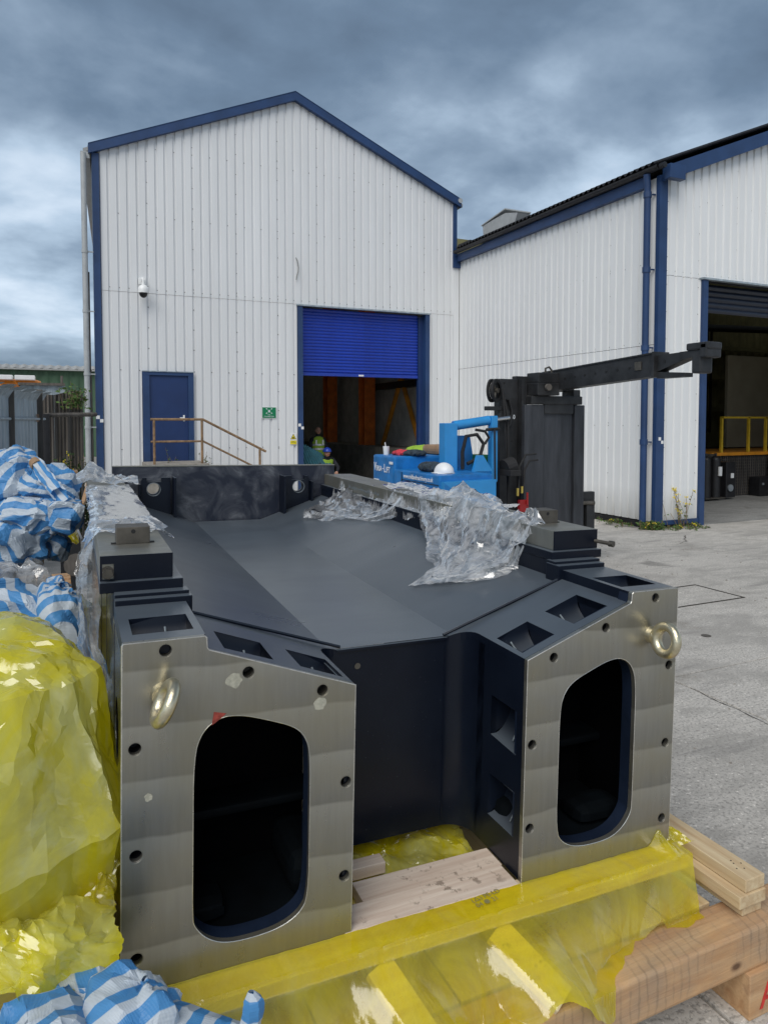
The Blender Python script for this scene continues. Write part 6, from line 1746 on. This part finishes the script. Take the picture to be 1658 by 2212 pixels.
# ------------------------------------------------------------------ two workers in the dark of the warehouse
def person(base, joints, rads, label, vest, helmet, hpos, face, facing):
    """one skinned body; clothing and helmet as children"""
    t = empty('person', base, label, 'person', 'workers inside the warehouse')
    me = bpy.data.meshes.new('body')
    names = list(joints); idx = {k: i for i, k in enumerate(names)}
    E_ = [('pelvis', 'waist'), ('waist', 'chest'), ('chest', 'neck'), ('neck', 'head'), ('chest', 'shl'), ('shl', 'ell'), ('ell', 'hal'), ('chest', 'shr'), ('shr', 'elr'), ('elr', 'har'), ('pelvis', 'hil'), ('hil', 'knl'), ('knl', 'anl'), ('anl', 'tol'), ('pelvis', 'hir'), ('hir', 'knr'), ('knr', 'anr'), ('anr', 'tor')]
    me.from_pydata([Vector(base) + Vector(joints[k]) for k in names], [(idx[a], idx[b]) for a, b in E_], [])
    o = bpy.data.objects.new('body', me); COL.objects.link(o)
    sk = o.modifiers.new('skin', 'SKIN'); sub = o.modifiers.new('sub', 'SUBSURF'); sub.levels = 1; sub.render_levels = 1
    for k, i in idx.items():
        r_ = rads[k]; me.skin_vertices[0].data[i].radius = (r_, r_ * .8 if k in ('chest', 'waist', 'pelvis') else r_)
    me.skin_vertices[0].data[idx['pelvis']].use_root = True
    dg = bpy.context.evaluated_depsgraph_get()
    m2 = bpy.data.meshes.new_from_object(o.evaluated_get(dg)); bpy.data.objects.remove(o)
    for p in m2.polygons: p.use_smooth = True
    m2.materials.clear(); m2.materials.append(M['navy'])
    o = bpy.data.objects.new('body', m2); COL.objects.link(o); o.parent = t; o.matrix_parent_inverse = wm(t).inverted()
    B = Vector(base); C_ = (B + Vector(joints['chest'])); Wt = B + Vector(joints['waist']); ax_ = (C_ - Wt).normalized(); side = Vector((facing[1], -facing[0], 0)); fr = side.cross(ax_).normalized()
    m = MB(); rows = []
    for (k, w, dp) in ((-.10, .185, .145), (.0, .18, .14), (.15, .195, .15), (.30, .21, .15), (.40, .17, .12), (.44, .10, .08)):
        c = Wt + ax_ * k
        rows.append([c + side * (w * math.cos(a)) + fr * (dp * math.sin(a)) for a in [2 * math.pi * q / 20 for q in range(21)]])
    m.grid(rows).build('hi_vis_vest', vest, t, smooth='all')
    m = MB()
    for k in (.06, .18):
        c = Wt + ax_ * k
        m.grid([[c + ax_ * dz + side * (.203 * math.cos(a)) + fr * (.158 * math.sin(a)) for a in [2 * math.pi * q / 20 for q in range(21)]] for dz in (0, .05)])
    for sgn in (-1, 1):
        m.grid([[Wt + ax_ * k + side * (sgn * .10 + dx) + fr * .162 for dx in (-.022, .022)] for k in (.2, .28, .34)])
        m.grid([[Wt + ax_ * k + side * (sgn * .10 + dx) - fr * .162 for dx in (-.022, .022)] for k in (.2, .28, .34)])
    m.build('reflective_bands', 'refl', t)
    hp = B + Vector(joints['head'])
    m = MB().sphere(hp + Vector((0, 0, .0)), .085, 16, 12, (.9, 1, 1.25)); f3 = Vector((*facing, 0))
    m.sphere(hp + f3 * .088 + Vector((0, 0, -.01)), .016, 8, 6, (1, 1, 1.5))
    for sgn in (-1, 1): m.sphere(hp + side * (sgn * .080), .02, 8, 6, (.5, 1, 1.5))
    m.build('face', 'skin', t, smooth='all')
    m = MB()
    for sgn in (-1, 1): m.sphere(hp + f3 * .078 + side * (sgn * .03) + Vector((0, 0, .015)), .010, 8, 6)
    m.build('eyes', 'ink', t); 
    MB().box(-.022, .022, -.003, .003, -.004, .004).build('mouth', 'redcloth', t, local=False).matrix_basis = Matrix.Translation(hp + f3 * .086 + Vector((0, 0, -.055))) @ Matrix.Rotation(math.atan2(side.y, side.x), 4, 'Z')
    if helmet:
        m = MB().sphere(hp + Vector((0, 0, .035)), .118, 20, 8, (.95, 1.1, .95), 0, math.pi / 2).cyl(hp + Vector((0, 0, .030)) , hp + Vector((0, 0, .040)), .125, 20)
        m.build('hard_hat', helmet, t, smooth=True)
    # hands
    for s_, hk, ek in ((-1, 'hal', 'ell'), (1, 'har', 'elr')):
        h = B + Vector(joints[hk]); d_ = (h - (B + Vector(joints[ek]))).normalized(); sd_ = d_.cross(Vector((0, 0, 1))).normalized()
        m = MB().sphere(h + d_ * .04, .042, 10, 8, (1, .8, 1))
        for q in range(4):
            p = h + d_ * .07 + sd_ * (.026 * (q - 1.5)); m.tube([p, p + d_ * (.038 + .006 * (q % 2)), p + d_ * .055 + Vector((0, 0, -.02))], .009, 6)
        m.tube([h + d_ * .02 + sd_ * .035, h + d_ * .05 + sd_ * .06], .010, 6)
        m.build('hand', 'skin', t, smooth=True)
rads = dict(pelvis=.15, waist=.14, chest=.16, neck=.055, head=.075, shl=.075, ell=.05, hal=.035, shr=.075, elr=.05, har=.035, hil=.10, knl=.07, anl=.05, tol=.045, hir=.10, knr=.07, anr=.05, tor=.045)
person((6.74, 19.0, .003), dict(pelvis=(0, 0, .95), waist=(0, 0, 1.10), chest=(0, .01, 1.38), neck=(0, 0, 1.55), head=(0, -.02, 1.70), shl=(-.19, 0, 1.45), ell=(-.24, -.03, 1.17), hal=(-.20, -.20, 1.0), shr=(.19, 0, 1.45), elr=(.25, -.03, 1.18), har=(.20, -.18, .98), hil=(-.10, 0, .90), knl=(-.11, 0, .50), anl=(-.12, .02, .09), tol=(-.12, -.16, .04), hir=(.10, 0, .90), knr=(.11, -.02, .50), anr=(.12, .02, .09), tor=(.13, -.16, .04)), rads, 'standing worker in yellow hi-vis vest deep inside the shutter opening', 'hivis', 'navy_h', None, None, (0, -1)) if False else None
M['navy_h'] = M['navy']
person((6.72, 19.0, .003), dict(pelvis=(0, 0, .95), waist=(0, 0, 1.10), chest=(0, .01, 1.38), neck=(0, 0, 1.55), head=(0, -.02, 1.70), shl=(-.19, 0, 1.45), ell=(-.24, -.03, 1.17), hal=(-.20, -.20, 1.0), shr=(.19, 0, 1.45), elr=(.25, -.03, 1.18), har=(.20, -.18, .98), hil=(-.10, 0, .90), knl=(-.11, 0, .50), anl=(-.12, .02, .09), tol=(-.12, -.16, .04), hir=(.10, 0, .90), knr=(.11, -.02, .50), anr=(.12, .02, .09), tor=(.13, -.16, .04)), rads, 'standing worker in yellow hi-vis vest deep inside the shutter opening', 'hivis', None, None, None, (0, -1))
person((6.42, 17.6, .003), dict(pelvis=(0, .15, .50), waist=(0, .08, .64), chest=(0, -.08, .88), neck=(0, -.17, 1.03), head=(-.02, -.22, 1.15), shl=(-.19, -.10, .95), ell=(-.26, -.30, .75), hal=(-.15, -.48, .66), shr=(.19, -.10, .95), elr=(.27, -.28, .76), har=(.15, -.48, .66), hil=(-.10, .15, .47), knl=(-.17, -.22, .50), anl=(-.16, -.10, .09), tol=(-.17, -.28, .04), hir=(.10, .15, .47), knr=(.17, -.22, .50), anr=(.16, -.08, .09), tor=(.17, -.26, .04)), rads, 'crouching worker in blue hard hat and hi-vis vest just inside the shutter', 'hivis', 'helmet_blue', None, None, (0, -1))

# ------------------------------------------------------------------ what the loads at the left stand on
def crate(x0, x1, y0, y1, z1, label):
    t = empty('timber_crate', ((x0 + x1) / 2, y0, 0), label, 'crate', 'crates under the loads at the left')
    nz = max(2, int(z1 / .16)); h = z1 / nz
    for k in range(nz):
        for (a, b, c_, d_) in ((x0, x1, y0, y0 + .018), (x0, x1, y1 - .018, y1)):
            MB().bbox(a, b, c_, d_, k * h + .012, (k + 1) * h - .004, .002).build('board', 'wood_x', t)
        for (a, b) in ((x0 + .0, x0 + .018), (x1 - .018, x1)):
            MB().bbox(a, b, y0 + .019, y1 - .019, k * h + .012, (k + 1) * h - .004, .002).build('board', 'wood_y', t)
    for a in (x0 - .015, x1 - .03):
        MB().bbox(a, a + .045, y0 - .02, y0 - .001, 0, z1, .003).build('upright', 'wood_z', t)
    MB().bbox(x0 + .02, x1 - .02, y0 + .02, y1 - .02, .02, z1 - .01, .004).build('contents', 'dark', t)
    return t
crate(-.78, -.12, 3.85, 4.45, 1.12, 'tall timber crate under the crumpled striped heap')
crate(-.56, -.13, 3.30, 3.70, .92, 'timber crate under the milky film')
crate(-.62, -.03, 2.62, 3.12, .72, 'low timber crate under the striped load behind the yellow wrap')
crate(-.30, .08, 1.20, 1.53, .56, 'small timber crate under the striped sheet at the bottom left corner')
